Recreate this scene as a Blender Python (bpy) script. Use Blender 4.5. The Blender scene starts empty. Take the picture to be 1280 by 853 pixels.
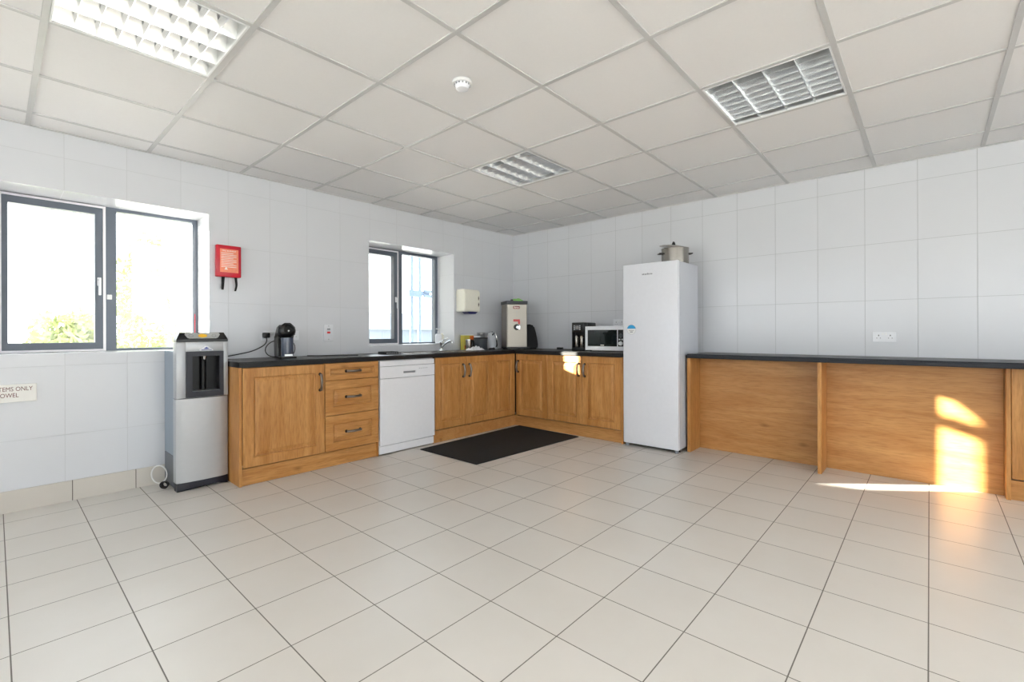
import bpy, bmesh, math, random
from mathutils import Vector, Matrix
random.seed(7)
sc = bpy.context.scene
C = bpy.data.collections.new('kitchen'); sc.collection.children.link(C)
PI = math.pi
R = math.radians

# ------------------------------------------------------------------ key dimensions (metres)
YA, XB = 4.18, 4.68            # inner faces of the left (window) wall and of the right wall
XL, YN = -2.9, -3.3            # inner faces of the two walls behind the camera
HC = 2.392                     # ceiling
CAM = Vector((0, 0, 1.0856)); YAW = 0.7317; ROLL = -0.0036
W_TOP, W_BOT = 0.885, 0.846    # kitchen worktop

# ------------------------------------------------------------------ materials
def s2l(c):
    return tuple((v/255/12.92 if v/255 <= .04045 else ((v/255+.055)/1.055)**2.4) for v in c)

class NT:
    def __init__(s, m): s.m = m; s.t = m.node_tree; s.n = s.t.nodes; s.l = s.t.links
    def add(s, typ, **k):
        n = s.n.new(typ)
        for a, b in k.items(): setattr(n, a, b)
        return n
    def math(s, op, a, b=None, clamp=False):
        n = s.add('ShaderNodeMath', operation=op, use_clamp=clamp)
        for i, v in enumerate((a, b)):
            if v is None: continue
            if isinstance(v, (int, float)): n.inputs[i].default_value = v
            else: s.l.new(v, n.inputs[i])
        return n.outputs[0]
    def mix(s, f, a, b):
        n = s.add('ShaderNodeMix', data_type='RGBA')
        for k, v in (('Factor', f), ('A', a), ('B', b)):
            i = {'Factor': 0, 'A': 6, 'B': 7}[k]
            if isinstance(v, (int, float)): n.inputs[i].default_value = v
            elif isinstance(v, tuple): n.inputs[i].default_value = (*v[:3], 1)
            else: s.l.new(v, n.inputs[i])
        return n.outputs[2]

def pbr(name, rgb, rough=.5, metal=0., spec=.5, coat=0., emit=None, estr=0., noise=0., nscale=30, bump=0., bscale=60, lin=False):
    m = bpy.data.materials.new(name); m.use_nodes = True
    t = NT(m); b = t.n['Principled BSDF']
    col = rgb if lin else s2l(rgb)
    b.inputs['Base Color'].default_value = (*col, 1)
    b.inputs['Roughness'].default_value = rough; b.inputs['Metallic'].default_value = metal
    b.inputs['Specular IOR Level'].default_value = spec; b.inputs['Coat Weight'].default_value = coat
    co = t.add('ShaderNodeTexCoord').outputs['Object']
    nz = t.add('ShaderNodeTexNoise'); nz.inputs['Scale'].default_value = nscale; nz.inputs['Detail'].default_value = 4
    t.l.new(co, nz.inputs['Vector'])
    k = noise if noise else .03
    dark = tuple(c*(1-k) for c in col); lite = tuple(min(1, c*(1+k)) for c in col)
    t.l.new(t.mix(nz.outputs[0], dark, lite), b.inputs['Base Color'])
    if bump:
        n2 = t.add('ShaderNodeTexNoise'); n2.inputs['Scale'].default_value = bscale; t.l.new(co, n2.inputs['Vector'])
        bp = t.add('ShaderNodeBump'); bp.inputs['Strength'].default_value = bump; bp.inputs['Distance'].default_value = .002
        t.l.new(n2.outputs[0], bp.inputs['Height']); t.l.new(bp.outputs[0], b.inputs['Normal'])
    if emit is not None:
        b.inputs['Emission Color'].default_value = (*s2l(emit), 1); b.inputs['Emission Strength'].default_value = estr
    return m

def line_mask(t, coord, off, pitch, w):
    v = t.math('SUBTRACT', coord, off); v = t.math('DIVIDE', v, pitch); v = t.math('ADD', v, 100.5)
    v = t.math('FRACT', v); v = t.math('SUBTRACT', v, .5); v = t.math('ABSOLUTE', v)
    return t.math('LESS_THAN', v, w/pitch/2)

def tiles(name, rgb, grout, ax1, off1, p1, ax2, off2, p2, w, rough, bump_d=.0015, vary=.015, nscale=1.5, gmix=1., cloud=None, rvar=0.):
    m = bpy.data.materials.new(name); m.use_nodes = True
    t = NT(m); b = t.n['Principled BSDF']
    co = t.add('ShaderNodeTexCoord').outputs['Object']
    sp = t.add('ShaderNodeSeparateXYZ'); t.l.new(co, sp.inputs[0])
    a = line_mask(t, sp.outputs[ax1], off1, p1, w); c = line_mask(t, sp.outputs[ax2], off2, p2, w)
    mk = t.math('MAXIMUM', a, c)
    # per tile tone
    i1 = t.math('FLOOR', t.math('DIVIDE', t.math('SUBTRACT', sp.outputs[ax1], off1), p1))
    i2 = t.math('FLOOR', t.math('DIVIDE', t.math('SUBTRACT', sp.outputs[ax2], off2), p2))
    cb = t.add('ShaderNodeCombineXYZ'); t.l.new(i1, cb.inputs[0]); t.l.new(i2, cb.inputs[1])
    wn = t.add('ShaderNodeTexWhiteNoise'); t.l.new(cb.outputs[0], wn.inputs[0])
    base = s2l(rgb)
    col = t.mix(wn.outputs[0], tuple(x*(1-vary) for x in base), tuple(min(1, x*(1+vary)) for x in base))
    nz = t.add('ShaderNodeTexNoise'); nz.inputs['Scale'].default_value = nscale; nz.inputs['Detail'].default_value = 6
    nz.inputs['Roughness'].default_value = .6
    t.l.new(co, nz.inputs['Vector'])
    if cloud: col = t.mix(t.math('MULTIPLY', nz.outputs[0], .5), col, s2l(cloud))
    g = t.mix(t.math('MULTIPLY', mk, gmix), col, s2l(grout))
    t.l.new(g, b.inputs['Base Color'])
    rr = t.math('ADD', t.math('MULTIPLY', mk, .5), rough)
    if rvar: rr = t.math('ADD', rr, t.math('MULTIPLY', nz.outputs[0], rvar))
    t.l.new(rr, b.inputs['Roughness'])
    # slight tilt of every tile and sunken grout
    bp = t.add('ShaderNodeBump'); bp.inputs['Strength'].default_value = .6; bp.inputs['Distance'].default_value = bump_d
    inv = t.math('SUBTRACT', 1., mk); t.l.new(inv, bp.inputs['Height'])
    n3 = t.add('ShaderNodeTexNoise'); n3.inputs['Scale'].default_value = 2.2; t.l.new(co, n3.inputs['Vector'])
    b2 = t.add('ShaderNodeBump'); b2.inputs['Strength'].default_value = .12; b2.inputs['Distance'].default_value = .02
    t.l.new(n3.outputs[0], b2.inputs['Height']); t.l.new(bp.outputs[0], b2.inputs['Normal'])
    t.l.new(b2.outputs[0], b.inputs['Normal'])
    return m

def wood(name, c1, c2, c3, axis=2, scale=1., rough=.38):
    """honey oak laminate; the grain runs along one axis"""
    m = bpy.data.materials.new(name); m.use_nodes = True
    t = NT(m); b = t.n['Principled BSDF']
    tc = t.add('ShaderNodeTexCoord').outputs['Object']
    oi = t.add('ShaderNodeObjectInfo')
    mp = t.add('ShaderNodeMapping'); t.l.new(tc, mp.inputs['Vector'])
    s = [9*scale]*3; s[axis] = .9*scale; mp.inputs['Scale'].default_value = s
    add = t.add('ShaderNodeVectorMath', operation='ADD'); t.l.new(mp.outputs[0], add.inputs[0])
    sc_ = t.math('MULTIPLY', oi.outputs['Random'], 37.); cb = t.add('ShaderNodeCombineXYZ')
    for i in range(3): t.l.new(sc_, cb.inputs[i])
    t.l.new(cb.outputs[0], add.inputs[1])
    n1 = t.add('ShaderNodeTexNoise'); n1.inputs['Scale'].default_value = 1.6; n1.inputs['Detail'].default_value = 8; n1.inputs['Distortion'].default_value = .7
    n2 = t.add('ShaderNodeTexNoise'); n2.inputs['Scale'].default_value = 14; n2.inputs['Detail'].default_value = 5
    n3 = t.add('ShaderNodeTexNoise'); n3.inputs['Scale'].default_value = .9; n3.inputs['Detail'].default_value = 2
    for n in (n1, n2, n3): t.l.new(add.outputs[0], n.inputs['Vector'])
    r1 = t.add('ShaderNodeValToRGB'); r1.color_ramp.elements[0].position = .32; r1.color_ramp.elements[1].position = .68
    r1.color_ramp.elements[0].color = (*s2l(c1), 1); r1.color_ramp.elements[1].color = (*s2l(c2), 1)
    t.l.new(n1.outputs[0], r1.inputs[0])
    f2 = t.math('MULTIPLY', t.math('SUBTRACT', n2.outputs[0], .44, True), 1.9, True)
    col = t.mix(f2, r1.outputs[0], s2l(c3))
    # little knots
    mk = t.add('ShaderNodeMapping'); ks = [5.5]*3; ks[axis] = 2.6; mk.inputs['Scale'].default_value = ks; t.l.new(tc, mk.inputs['Vector'])
    ad2 = t.add('ShaderNodeVectorMath', operation='ADD'); t.l.new(mk.outputs[0], ad2.inputs[0]); t.l.new(cb.outputs[0], ad2.inputs[1])
    vo = t.add('ShaderNodeTexVoronoi'); vo.inputs['Scale'].default_value = 1.; t.l.new(ad2.outputs[0], vo.inputs['Vector'])
    kn = t.math('LESS_THAN', vo.outputs[0], .1)
    kf = t.math('MULTIPLY', t.math('SUBTRACT', 1., t.math('MULTIPLY', vo.outputs[0], 8., True), True), .65)
    col = t.mix(kf, col, s2l((105, 62, 25)))
    t.l.new(col, b.inputs['Base Color'])
    b.inputs['Roughness'].default_value = rough; b.inputs['Specular IOR Level'].default_value = .4
    bp = t.add('ShaderNodeBump'); bp.inputs['Strength'].default_value = .12; bp.inputs['Distance'].default_value = .001
    t.l.new(n2.outputs[0], bp.inputs['Height']); t.l.new(bp.outputs[0], b.inputs['Normal'])
    return m

def glass(name, tint=(.97, .99, .98), haze=0.):
    m = bpy.data.materials.new(name); m.use_nodes = True
    t = NT(m); t.n.remove(t.n['Principled BSDF']); out = t.n['Material Output']
    tr = t.add('ShaderNodeBsdfTransparent'); tr.inputs[0].default_value = (*tint, 1)
    gl = t.add('ShaderNodeBsdfGlossy'); gl.inputs['Roughness'].default_value = .02
    fr = t.add('ShaderNodeFresnel'); fr.inputs[0].default_value = 1.45
    mx = t.add('ShaderNodeMixShader'); t.l.new(t.math('MULTIPLY', fr.outputs[0], .8), mx.inputs[0])
    src = tr.outputs[0]
    if haze:
        tl = t.add('ShaderNodeBsdfTranslucent'); tl.inputs[0].default_value = (.95, .97, .93, 1)
        nz = t.add('ShaderNodeTexNoise'); nz.inputs['Scale'].default_value = 5; nz.inputs['Detail'].default_value = 6
        t.l.new(t.add('ShaderNodeTexCoord').outputs['Object'], nz.inputs['Vector'])
        m2 = t.add('ShaderNodeMixShader'); t.l.new(t.math('MULTIPLY', nz.outputs[0], haze), m2.inputs[0])
        t.l.new(tr.outputs[0], m2.inputs[1]); t.l.new(tl.outputs[0], m2.inputs[2]); src = m2.outputs[0]
    t.l.new(src, mx.inputs[1]); t.l.new(gl.outputs[0], mx.inputs[2]); t.l.new(mx.outputs[0], out.inputs[0])
    return m

M = {}
M['floor'] = tiles('floor_tiles', (212, 208, 203), (92, 86, 80), 0, 1.6662, .3264, 1, 1.6539, .3296, .004, .34, vary=.02, nscale=2.2, gmix=.9, cloud=(190, 181, 171), rvar=.05)
M['tileA'] = tiles('wall_tiles_window_side', (209, 211, 217), (182, 184, 189), 0, .306, .3165, 2, .434, .4495, .003, .2, bump_d=.001, vary=.012, gmix=.7)
M['tileB'] = tiles('wall_tiles_bar_side', (209, 211, 217), (158, 161, 166), 1, .065, .3205, 2, .434, .4495, .003, .2, bump_d=.0012, vary=.012, gmix=.8)
M['skirt'] = tiles('skirting_tiles', (204, 199, 193), (70, 64, 58), 0, .340, .3264, 1, 9., 50., .004, .25, cloud=(188, 181, 173))
M['paint'] = pbr('white_wall_paint', (226, 226, 226), .6)
M['reveal'] = pbr('white_reveal_tile', (232, 234, 236), .25)
M['ceil'] = pbr('ceiling_panel', (227, 226, 227), .9, bump=.15, bscale=300, noise=.02, nscale=80)
M['tbar'] = pbr('ceiling_grid_enamel', (193, 193, 194), .45)
M['oak'] = wood('oak_vertical', (172, 116, 58), (200, 148, 88), (140, 90, 42), 2)
M['oakx'] = wood('oak_horizontal_x', (172, 116, 58), (200, 148, 88), (140, 90, 42), 0)
M['oaky'] = wood('oak_horizontal_y', (176, 122, 68), (196, 146, 90), (148, 98, 50), 1)
M['oakin'] = pbr('carcass_gap_shade', (48, 32, 20), .6)  # carcass colour darkened so gaps round the fronts look shaded
M['worktop'] = pbr('black_worktop_laminate', (20, 20, 22), .36, spec=.35, noise=.25, nscale=200)
M['worktopb'] = pbr('navy_black_worktop_laminate', (24, 27, 36), .36, spec=.35, noise=.2, nscale=200)
M['pewter'] = pbr('pewter', (126, 116, 108), .32, metal=1., noise=.2, nscale=40)
M['pewterd'] = pbr('dark_pewter', (60, 52, 48), .45, metal=.9)
M['white'] = pbr('white_enamel', (226, 228, 234), .22)
M['whited'] = pbr('white_plastic', (225, 226, 228), .4)
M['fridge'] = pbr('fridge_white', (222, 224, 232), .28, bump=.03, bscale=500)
M['fridge_shaded'] = pbr('fridge_white_shaded', (196, 199, 208), .35)  # the fridge white again, darkened to put the side's shade into its colour
M['ivory'] = pbr('ivory_plastic', (236, 234, 222), .3)
M['blue'] = pbr('navy_plastic', (20, 24, 90), .3)
M['black'] = pbr('black_plastic', (20, 20, 22), .3)
M['blackm'] = pbr('black_matte', (16, 16, 18), .75)
M['recess'] = pbr('recess_black', (13, 13, 16), .35, spec=.3)
M['navy'] = pbr('dark_navy_plastic', (17, 19, 34), .35)
M['rubber'] = pbr('black_rubber', (24, 24, 25), .7)
M['steel'] = pbr('brushed_steel', (158, 153, 147), .25, metal=1., noise=.06, nscale=8)
M['steelb'] = pbr('boiler_steel', (156, 150, 142), .38, metal=.8, noise=.04, nscale=6)
M['chrome'] = pbr('chrome', (215, 217, 220), .08, metal=1.)
M['alu'] = pbr('mirror_aluminium', (236, 238, 240), .24, metal=.9)
M['alum'] = pbr('satin_aluminium', (205, 208, 210), .3, metal=.85)
M['silver'] = pbr('silver_plastic', (178, 180, 184), .35, metal=.35)
M['slate'] = pbr('slate_window_frame', (92, 100, 112), .38)
M['slatei'] = pbr('dispenser_grey_side', (132, 144, 158), .4)
M['slated'] = pbr('dispenser_dark_grey', (86, 90, 98), .4)
M['gasket'] = pbr('white_gasket', (235, 233, 238), .35)
M['pane'] = glass('window_pane')
M['panehaze'] = glass('weathered_window_pane', haze=.06)
M['red'] = pbr('red_plastic', (196, 18, 44), .3)
M['label'] = pbr('orange_label', (240, 142, 112), .5, noise=.12, nscale=60)
M['labelw'] = pbr('white_print', (245, 240, 235), .5)
M['brown'] = pbr('brown_print', (110, 62, 62), .6)
M['sign'] = pbr('off_white_sign', (232, 230, 226), .3)
M['tube'] = pbr('fluorescent_tube', (240, 242, 245), .3, emit=(255, 250, 240), estr=40.)
M['tubeoff'] = pbr('unlit_fluorescent_tube', (236, 238, 240), .3)
M['yellow'] = pbr('yellow_print', (240, 186, 40), .4)
M['navyp'] = pbr('blue_print', (40, 60, 140), .4)
M['cyan'] = pbr('cyan_print', (40, 150, 205), .4)
M['greyp'] = pbr('grey_print', (135, 138, 145), .4)
M['mat'] = pbr('charcoal_entrance_mat', (20, 19, 19), .95, bump=1., bscale=900, noise=.35, nscale=400)
M['darkglass'] = pbr('dark_oven_glass', (26, 34, 34), .04, spec=.8, coat=.5)
M['tankg'] = pbr('smoked_blue_plastic', (62, 72, 92), .15, coat=.5)
M['green'] = pbr('green_cloth', (140, 196, 110), .8)
M['cloth'] = pbr('white_cloth', (228, 228, 232), .85, bump=.5, bscale=90)
M['grey'] = pbr('charcoal_ceramic', (62, 66, 72), .35)
M['orange'] = pbr('orange_print', (222, 108, 44), .5)
M['lime'] = pbr('lime_yellow_print', (212, 196, 84), .5)
M['cord'] = pbr('black_cord', (22, 22, 24), .5)
M['tubew'] = pbr('white_hose', (215, 215, 215), .35)
M['bag'] = pbr('black_nylon', (11, 12, 18), .7, bump=.4, bscale=40)
M['kettle'] = pbr('pale_grey_plastic', (190, 194, 202), .25)
M['metalplate'] = pbr('grey_metal_plate', (170, 172, 176), .35, metal=.5)
M['ground'] = pbr('pale_concrete', (215, 212, 206), .9, noise=.1, nscale=3)
M['render'] = pbr('grey_render', (150, 146, 138), .9, noise=.06, nscale=6)
M['leaf'] = pbr('pale_leaf', (146, 156, 98), .7, noise=.15, nscale=12)
M['trunk'] = pbr('bark', (110, 92, 70), .9)
M['post'] = pbr('galvanised_post', (84, 102, 124), .5)
M['roof'] = pbr('pale_roof', (128, 136, 146), .7)
M['rock_r'] = pbr('red_rocker', (190, 34, 40), .3)

# ------------------------------------------------------------------ geometry helpers
ORG = {}
def BM(): return bmesh.new()
def box(bm, x0, x1, y0, y1, z0, z1, bev=0., seg=2):
    x0, x1 = min(x0, x1), max(x0, x1); y0, y1 = min(y0, y1), max(y0, y1); z0, z1 = min(z0, z1), max(z0, z1)
    r = bmesh.ops.create_cube(bm, size=1.)
    vs = r['verts']
    for v in vs:
        v.co = Vector(((x0+x1)/2+v.co.x*(x1-x0), (y0+y1)/2+v.co.y*(y1-y0), (z0+z1)/2+v.co.z*(z1-z0)))
    if bev:
        es = list({e for v in vs for e in v.link_edges})
        bmesh.ops.bevel(bm, geom=es, offset=bev, segments=seg, profile=.5, affect='EDGES')
    return bm
def cyl(bm, p0, p1, r0, r1=None, n=24, caps=True):
    r1 = r0 if r1 is None else r1
    p0, p1 = Vector(p0), Vector(p1); d = (p1-p0).normalized()
    a = d.orthogonal().normalized(); b = d.cross(a)
    A = []; B = []
    for i in range(n):
        t = 2*PI*i/n; o = a*math.cos(t)+b*math.sin(t)
        A.append(bm.verts.new(p0+o*r0)); B.append(bm.verts.new(p1+o*r1))
    for i in range(n):
        j = (i+1) % n; bm.faces.new((A[i], A[j], B[j], B[i]))
    if caps: bm.faces.new(A[::-1]); bm.faces.new(B)
    return bm
def tube(bm, pts, r, n=8, closed=False):
    """round tube through points, radius number or list"""
    pts = [Vector(p) for p in pts]; rings = []; prev = None
    for i, p in enumerate(pts):
        if closed: d = pts[(i+1) % len(pts)]-pts[i-1]
        else: d = pts[min(i+1, len(pts)-1)]-pts[max(i-1, 0)]
        d.normalize()
        a = d.orthogonal().normalized() if prev is None else (prev-d*prev.dot(d)).normalized()
        prev = a; b = d.cross(a); rr = r[i] if isinstance(r, (list, tuple)) else r
        rings.append([bm.verts.new(p+(a*math.cos(2*PI*k/n)+b*math.sin(2*PI*k/n))*rr) for k in range(n)])
    m = len(rings)
    for i in range(m if closed else m-1):
        A, B = rings[i], rings[(i+1) % m]
        for k in range(n): bm.faces.new((A[k], A[(k+1) % n], B[(k+1) % n], B[k]))
    if not closed: bm.faces.new(rings[0][::-1]); bm.faces.new(rings[-1])
    return bm
def spline(pts, k=8):
    P = [Vector(p) for p in pts]; P = [P[0]*2-P[1]]+P+[P[-1]*2-P[-2]]; out = []
    for i in range(1, len(P)-2):
        for j in range(k):
            t = j/k; a, b, c, d = P[i-1:i+3]
            out.append(.5*((2*b)+(c-a)*t+(2*a-5*b+4*c-d)*t*t+(3*b-a-3*c+d)*t**3))
    out.append(P[-2]); return out
def lathe(bm, cx, cy, prof, n=32, z0=0.):
    rings = []
    for r, z in prof:
        if r < 1e-5: rings.append([bm.verts.new((cx, cy, z0+z))])
        else: rings.append([bm.verts.new((cx+r*math.cos(2*PI*k/n), cy+r*math.sin(2*PI*k/n), z0+z)) for k in range(n)])
    for A, B in zip(rings, rings[1:]):
        for k in range(n):
            j = (k+1) % n
            if len(A) == 1 and len(B) == 1: continue
            if len(A) == 1: bm.faces.new((A[0], B[j], B[k]))
            elif len(B) == 1: bm.faces.new((A[k], A[j], B[0]))
            else: bm.faces.new((A[k], A[j], B[j], B[k]))
    if len(rings[0]) > 1: bm.faces.new(rings[0][::-1])
    if len(rings[-1]) > 1: bm.faces.new(rings[-1])
    return bm
def prism(bm, poly, axis, a0, a1, bev=0., seg=2):
    """poly: 2D points; axis = 'x' (poly in y,z), 'y' (x,z), 'z' (x,y)"""
    f = {'x': lambda p, a: (a, p[0], p[1]), 'y': lambda p, a: (p[0], a, p[1]), 'z': lambda p, a: (p[0], p[1], a)}[axis]
    A = [bm.verts.new(f(p, a0)) for p in poly]; B = [bm.verts.new(f(p, a1)) for p in poly]
    fs = [bm.faces.new(A[::-1]), bm.faces.new(B)]; n = len(poly)
    for i in range(n): fs.append(bm.faces.new((A[i], A[(i+1) % n], B[(i+1) % n], B[i])))
    bmesh.ops.recalc_face_normals(bm, faces=fs)
    if bev:
        es = list({e for v in A+B for e in v.link_edges}); bmesh.ops.bevel(bm, geom=es, offset=bev, segments=seg, affect='EDGES')
    return bm
def slab(bm, us, vs, w0, w1, solid, put):
    """a slab cut into cells: us, vs cut lines; solid(i,j) tells which cells exist; put(u,v,w)->xyz. Shared verts, closed surface."""
    cache = {}
    def V(u, v, w):
        k = (round(u, 5), round(v, 5), round(w, 5))
        if k not in cache: cache[k] = bm.verts.new(put(u, v, w))
        return cache[k]
    nu, nv = len(us)-1, len(vs)-1
    S = lambda i, j: 0 <= i < nu and 0 <= j < nv and solid(i, j)
    for i in range(nu):
        for j in range(nv):
            if not S(i, j): continue
            u0, u1, v0, v1 = us[i], us[i+1], vs[j], vs[j+1]
            bm.faces.new((V(u0, v0, w0), V(u1, v0, w0), V(u1, v1, w0), V(u0, v1, w0)))
            bm.faces.new((V(u0, v0, w1), V(u0, v1, w1), V(u1, v1, w1), V(u1, v0, w1)))
            for (di, dj, a, b) in ((-1, 0, (u0, v0), (u0, v1)), (1, 0, (u1, v0), (u1, v1)), (0, -1, (u0, v0), (u1, v0)), (0, 1, (u0, v1), (u1, v1))):
                if not S(i+di, j+dj):
                    bm.faces.new((V(*a, w0), V(*b, w0), V(*b, w1), V(*a, w1)))
    bmesh.ops.recalc_face_normals(bm, faces=bm.faces)
    return bm
def xf(bm, mat):
    bmesh.ops.transform(bm, matrix=mat, verts=bm.verts); return bm

def link(name, data, parent=None, loc=(0, 0, 0)):
    o = bpy.data.objects.new(name, data); C.objects.link(o)
    o.location = loc
    if parent is not None: o.parent = parent
    return o
def obj(name, bm, mat, parent=None, smooth=False, mats=None):
    """one mesh object. Parts come in the coordinates of their thing's builder."""
    if parent is not None: off = ORG[parent]
    else:
        xs = [v.co for v in bm.verts]
        off = Vector(((min(v.x for v in xs)+max(v.x for v in xs))/2, (min(v.y for v in xs)+max(v.y for v in xs))/2, min(v.z for v in xs)))
    if smooth == 'world': off = Vector((0, 0, 0)); smooth = False
    bmesh.ops.translate(bm, verts=bm.verts, vec=-off)
    bmesh.ops.recalc_face_normals(bm, faces=bm.faces)
    me = bpy.data.meshes.new(name); bm.to_mesh(me); bm.free()
    for m in (mats or [mat]): me.materials.append(m)
    o = link(name, me, parent, (0, 0, 0) if parent is not None else off)
    ORG[o] = off
    if smooth:
        for p in me.polygons: p.use_smooth = True
        try: me.set_sharp_from_angle(angle=R(35))
        except Exception: pass
    return o
def thing(name, label, cat, loc=(0, 0, 0), rotz=0., group=None, local=False):
    o = link(name, None, None, loc); o.rotation_euler = (0, 0, rotz); o.empty_display_size = .05
    o['label'] = label; o['category'] = cat; o['kind'] = 'thing'
    if group: o['group'] = group
    ORG[o] = Vector((0, 0, 0)) if (local or rotz) else Vector(loc)
    return o
def tag(o, label, cat, group=None, kind='thing'):
    o['label'] = label; o['category'] = cat; o['kind'] = kind
    if group: o['group'] = group
    return o
def struct(name, bm, mat, parent=None, mats=None):
    if parent is None: o = obj(name, bm, mat, None, 'world', mats)
    else: o = obj(name, bm, mat, parent, False, mats)
    if parent is None: o['kind'] = 'structure'
    return o
def text(name, body, size, mat, loc, rot, parent, align='CENTER', ext=.0004, sx=1.):
    cu = bpy.data.curves.new(name, 'FONT'); cu.body = body; cu.size = size; cu.extrude = ext; cu.align_x = align; cu.align_y = 'CENTER'
    cu.materials.append(mat); cu.resolution_u = 3
    tmp = bpy.data.objects.new('t', cu); C.objects.link(tmp); bpy.context.view_layer.update()
    me = bpy.data.meshes.new_from_object(tmp.evaluated_get(bpy.context.evaluated_depsgraph_get())); bpy.data.objects.remove(tmp); bpy.data.curves.remove(cu)
    o = link(name, me, parent, Vector(loc)-ORG[parent]); o.rotation_euler = rot; o.scale = (sx, 1, 1)
    ORG[o] = ORG[parent]
    return o
FACE_Y = (PI/2, 0, 0)          # text readable from -y
FACE_X = (PI/2, 0, -PI/2)      # text readable from -x

# ------------------------------------------------------------------ room shell
bm = BM(); box(bm, XL-.3, XB+.3, YN-.3, YA+.45, -.12, 0.); struct('floor', bm, M['floor'])

# ceiling panels, with the cells of the light fittings open
GX = [1.9426+.6*i for i in range(-9, 5)]; GX = [XL-.02]+[g for g in GX if g > XL+.05]+[XB+.02]
GY = [1.527+.6032*j for j in range(-9, 5)]; GY = [YN-.02]+[g for g in GY if g > YN+.05]+[YA+.02]
def cell(x, y):
    i = max(k for k in range(len(GX)-1) if GX[k] <= x+1e-6); j = max(k for k in range(len(GY)-1) if GY[k] <= y+1e-6)
    return i, j
LAMPS = [(2.6, 2.2), (2.6, .4), (.2, 2.2), (.2, -.1), (.2, -1.4), (2.6, -1.4)]
lampcells = {cell(*p) for p in LAMPS}
bm = BM(); slab(bm, GX, GY, HC+.004, HC+.02, lambda i, j: (i, j) not in lampcells, lambda u, v, w: (u, v, w))
struct('ceiling', bm, M['ceil'])
bm = BM(); hb = .012
for g in GX[1:-1]: box(bm, g-hb, g+hb, YN, YA, HC-.001, HC+.006)
for g in GY[1:-1]:
    for a, b in zip(GX, GX[1:]): box(bm, max(a+hb, XL), min(b-hb, XB), g-hb, g+hb, HC-.001, HC+.006)
struct('trim_1', bm, M['tbar'])
bm = BM()                                                            # wall angle round the ceiling edge
box(bm, XL, XB-.0005, YA-.016, YA-.0005, HC-.002, HC+.006); box(bm, XB-.016, XB-.0005, YN, YA-.017, HC-.002, HC+.006)
struct('trim_2', bm, M['tbar'])
bm = BM(); box(bm, XL-.3, XB+.3, YN-.3, YA+.45, HC+.22, HC+.4); struct('trim_3', bm, M['paint'])   # slab above the void

W1 = (0.0, 1.121, .966, 2.022); W2 = (2.512, 3.632, .963, 2.018)     # the two window openings
us = [XL-.3, W1[0], W1[1], W2[0], W2[1], XB+.3]; vs = [-.1, .9645, 2.020, HC+.22]
bm = BM(); slab(bm, us, vs, YA, YA+.42, lambda i, j: not (j == 1 and i in (1, 3)), lambda u, v, w: (u, w, v))
struct('wall_left', bm, M['tileA'])
bm = BM(); box(bm, XB, XB+.3, YN-.3, YA-.0005, -.1, HC+.22); struct('wall_right', bm, M['tileB'])
# the two walls behind the camera carry wide glazing, invented to let daylight in
bm = BM(); slab(bm, [YN-.3, YN+.05, -.1, .1, YA-.1, YA-.0005], [-.1, .90, 2.34, HC+.22], XL-.3, XL, lambda i, j: not (j == 1 and i in (1, 3)), lambda u, v, w: (w, u, v))
struct('wall_rear', bm, M['paint'])
bm = BM(); slab(bm, [XL, XL+.05, .8, 1.0, XB-.6, XB-.0005], [-.1, .90, 2.34, HC+.22], YN-.3, YN, lambda i, j: not (j == 1 and i in (1, 3)), lambda u, v, w: (u, w, v))
struct('wall_near', bm, M['paint'])
# skirting tiles on the window wall
bm = BM(); box(bm, XL, 1.145, YA-.010, YA-.0005, 0., .132, .001, 1); struct('baseboard_left', bm, M['skirt'])

# ------------------------------------------------------------------ windows
def window(n, x0, x1, z0, z1, pane_mat):
    """fixed pane on the right, opening sash with a lever handle on the left"""
    root = link(f'window_{n}', None, None, (x0, YA, z0)); root['kind'] = 'structure'; ORG[root] = Vector((x0, YA, z0))
    F = 4.487; G = F+.07; mx0, mx1 = x0+.540, x0+.607
    bm = BM(); slab(bm, [x0, x0+.034, mx0, mx1, x1-.036, x1], [z0, z0+.016, z1-.026, z1], F, G, lambda i, j: not (j == 1 and i in (1, 3)), lambda u, v, w: (u, w, v))
    struct('window_frame', bm, M['slate'], root)
    bm = BM(); slab(bm, [x0+.018, x0+.032, x0+.530, x0+.545], [z0+.001, z0+.014, z1-.022, z1-.007], F-.021, F-.0005, lambda i, j: not (i == 1 and j == 1), lambda u, v, w: (u, w, v))
    struct('gasket', bm, M['gasket'], root)
    s = BM(); slab(s, [x0+.033, x0+.060, x0+.486, x0+.529], [z0+.015, z0+.062, z1-.070, z1-.021], F-.02, F+.05, lambda i, j: not (i == 1 and j == 1), lambda u, v, w: (u, w, v))
    so = struct('sash', s, M['slate'], root)
    bm = BM(); box(bm, x0+.052, x0+.494, F+.02, F+.026, z0+.055, z1-.062); p = struct('pane', bm, pane_mat, so)
    bm = BM(); box(bm, mx1-.006, x1-.028, F+.03, F+.036, z0+.010, z1-.020); struct('pane', bm, pane_mat, root)
    bm = BM(); hx = x0+.508; hz = z0+.50                             # lever handle
    box(bm, hx-.011, hx+.011, F-.030, F-.020, hz-.03, hz+.03, .003)
    cyl(bm, (hx, F-.030, hz+.012), (hx, F-.052, hz+.012), .008, n=12)
    box(bm, hx-.008, hx+.008, F-.060, F-.048, hz-.10, hz+.02, .004)
    struct('handle', bm, M['white'], so)
    return root
w1 = window(1, *W1, M['panehaze']); w2 = window(2, *W2, M['pane'])
bm = BM(); box(bm, W1[0]+.552, W1[0]+.580, 4.470, 4.4868, W1[2]+.375, W1[2]+.41, .003); struct('keeper', bm, M['whited'], w1)
bm = BM(); box(bm, 1.098, 1.103, 4.480, 4.4868, .985, 1.25, .002); struct('restrictor', bm, M['red'], w1)
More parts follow.
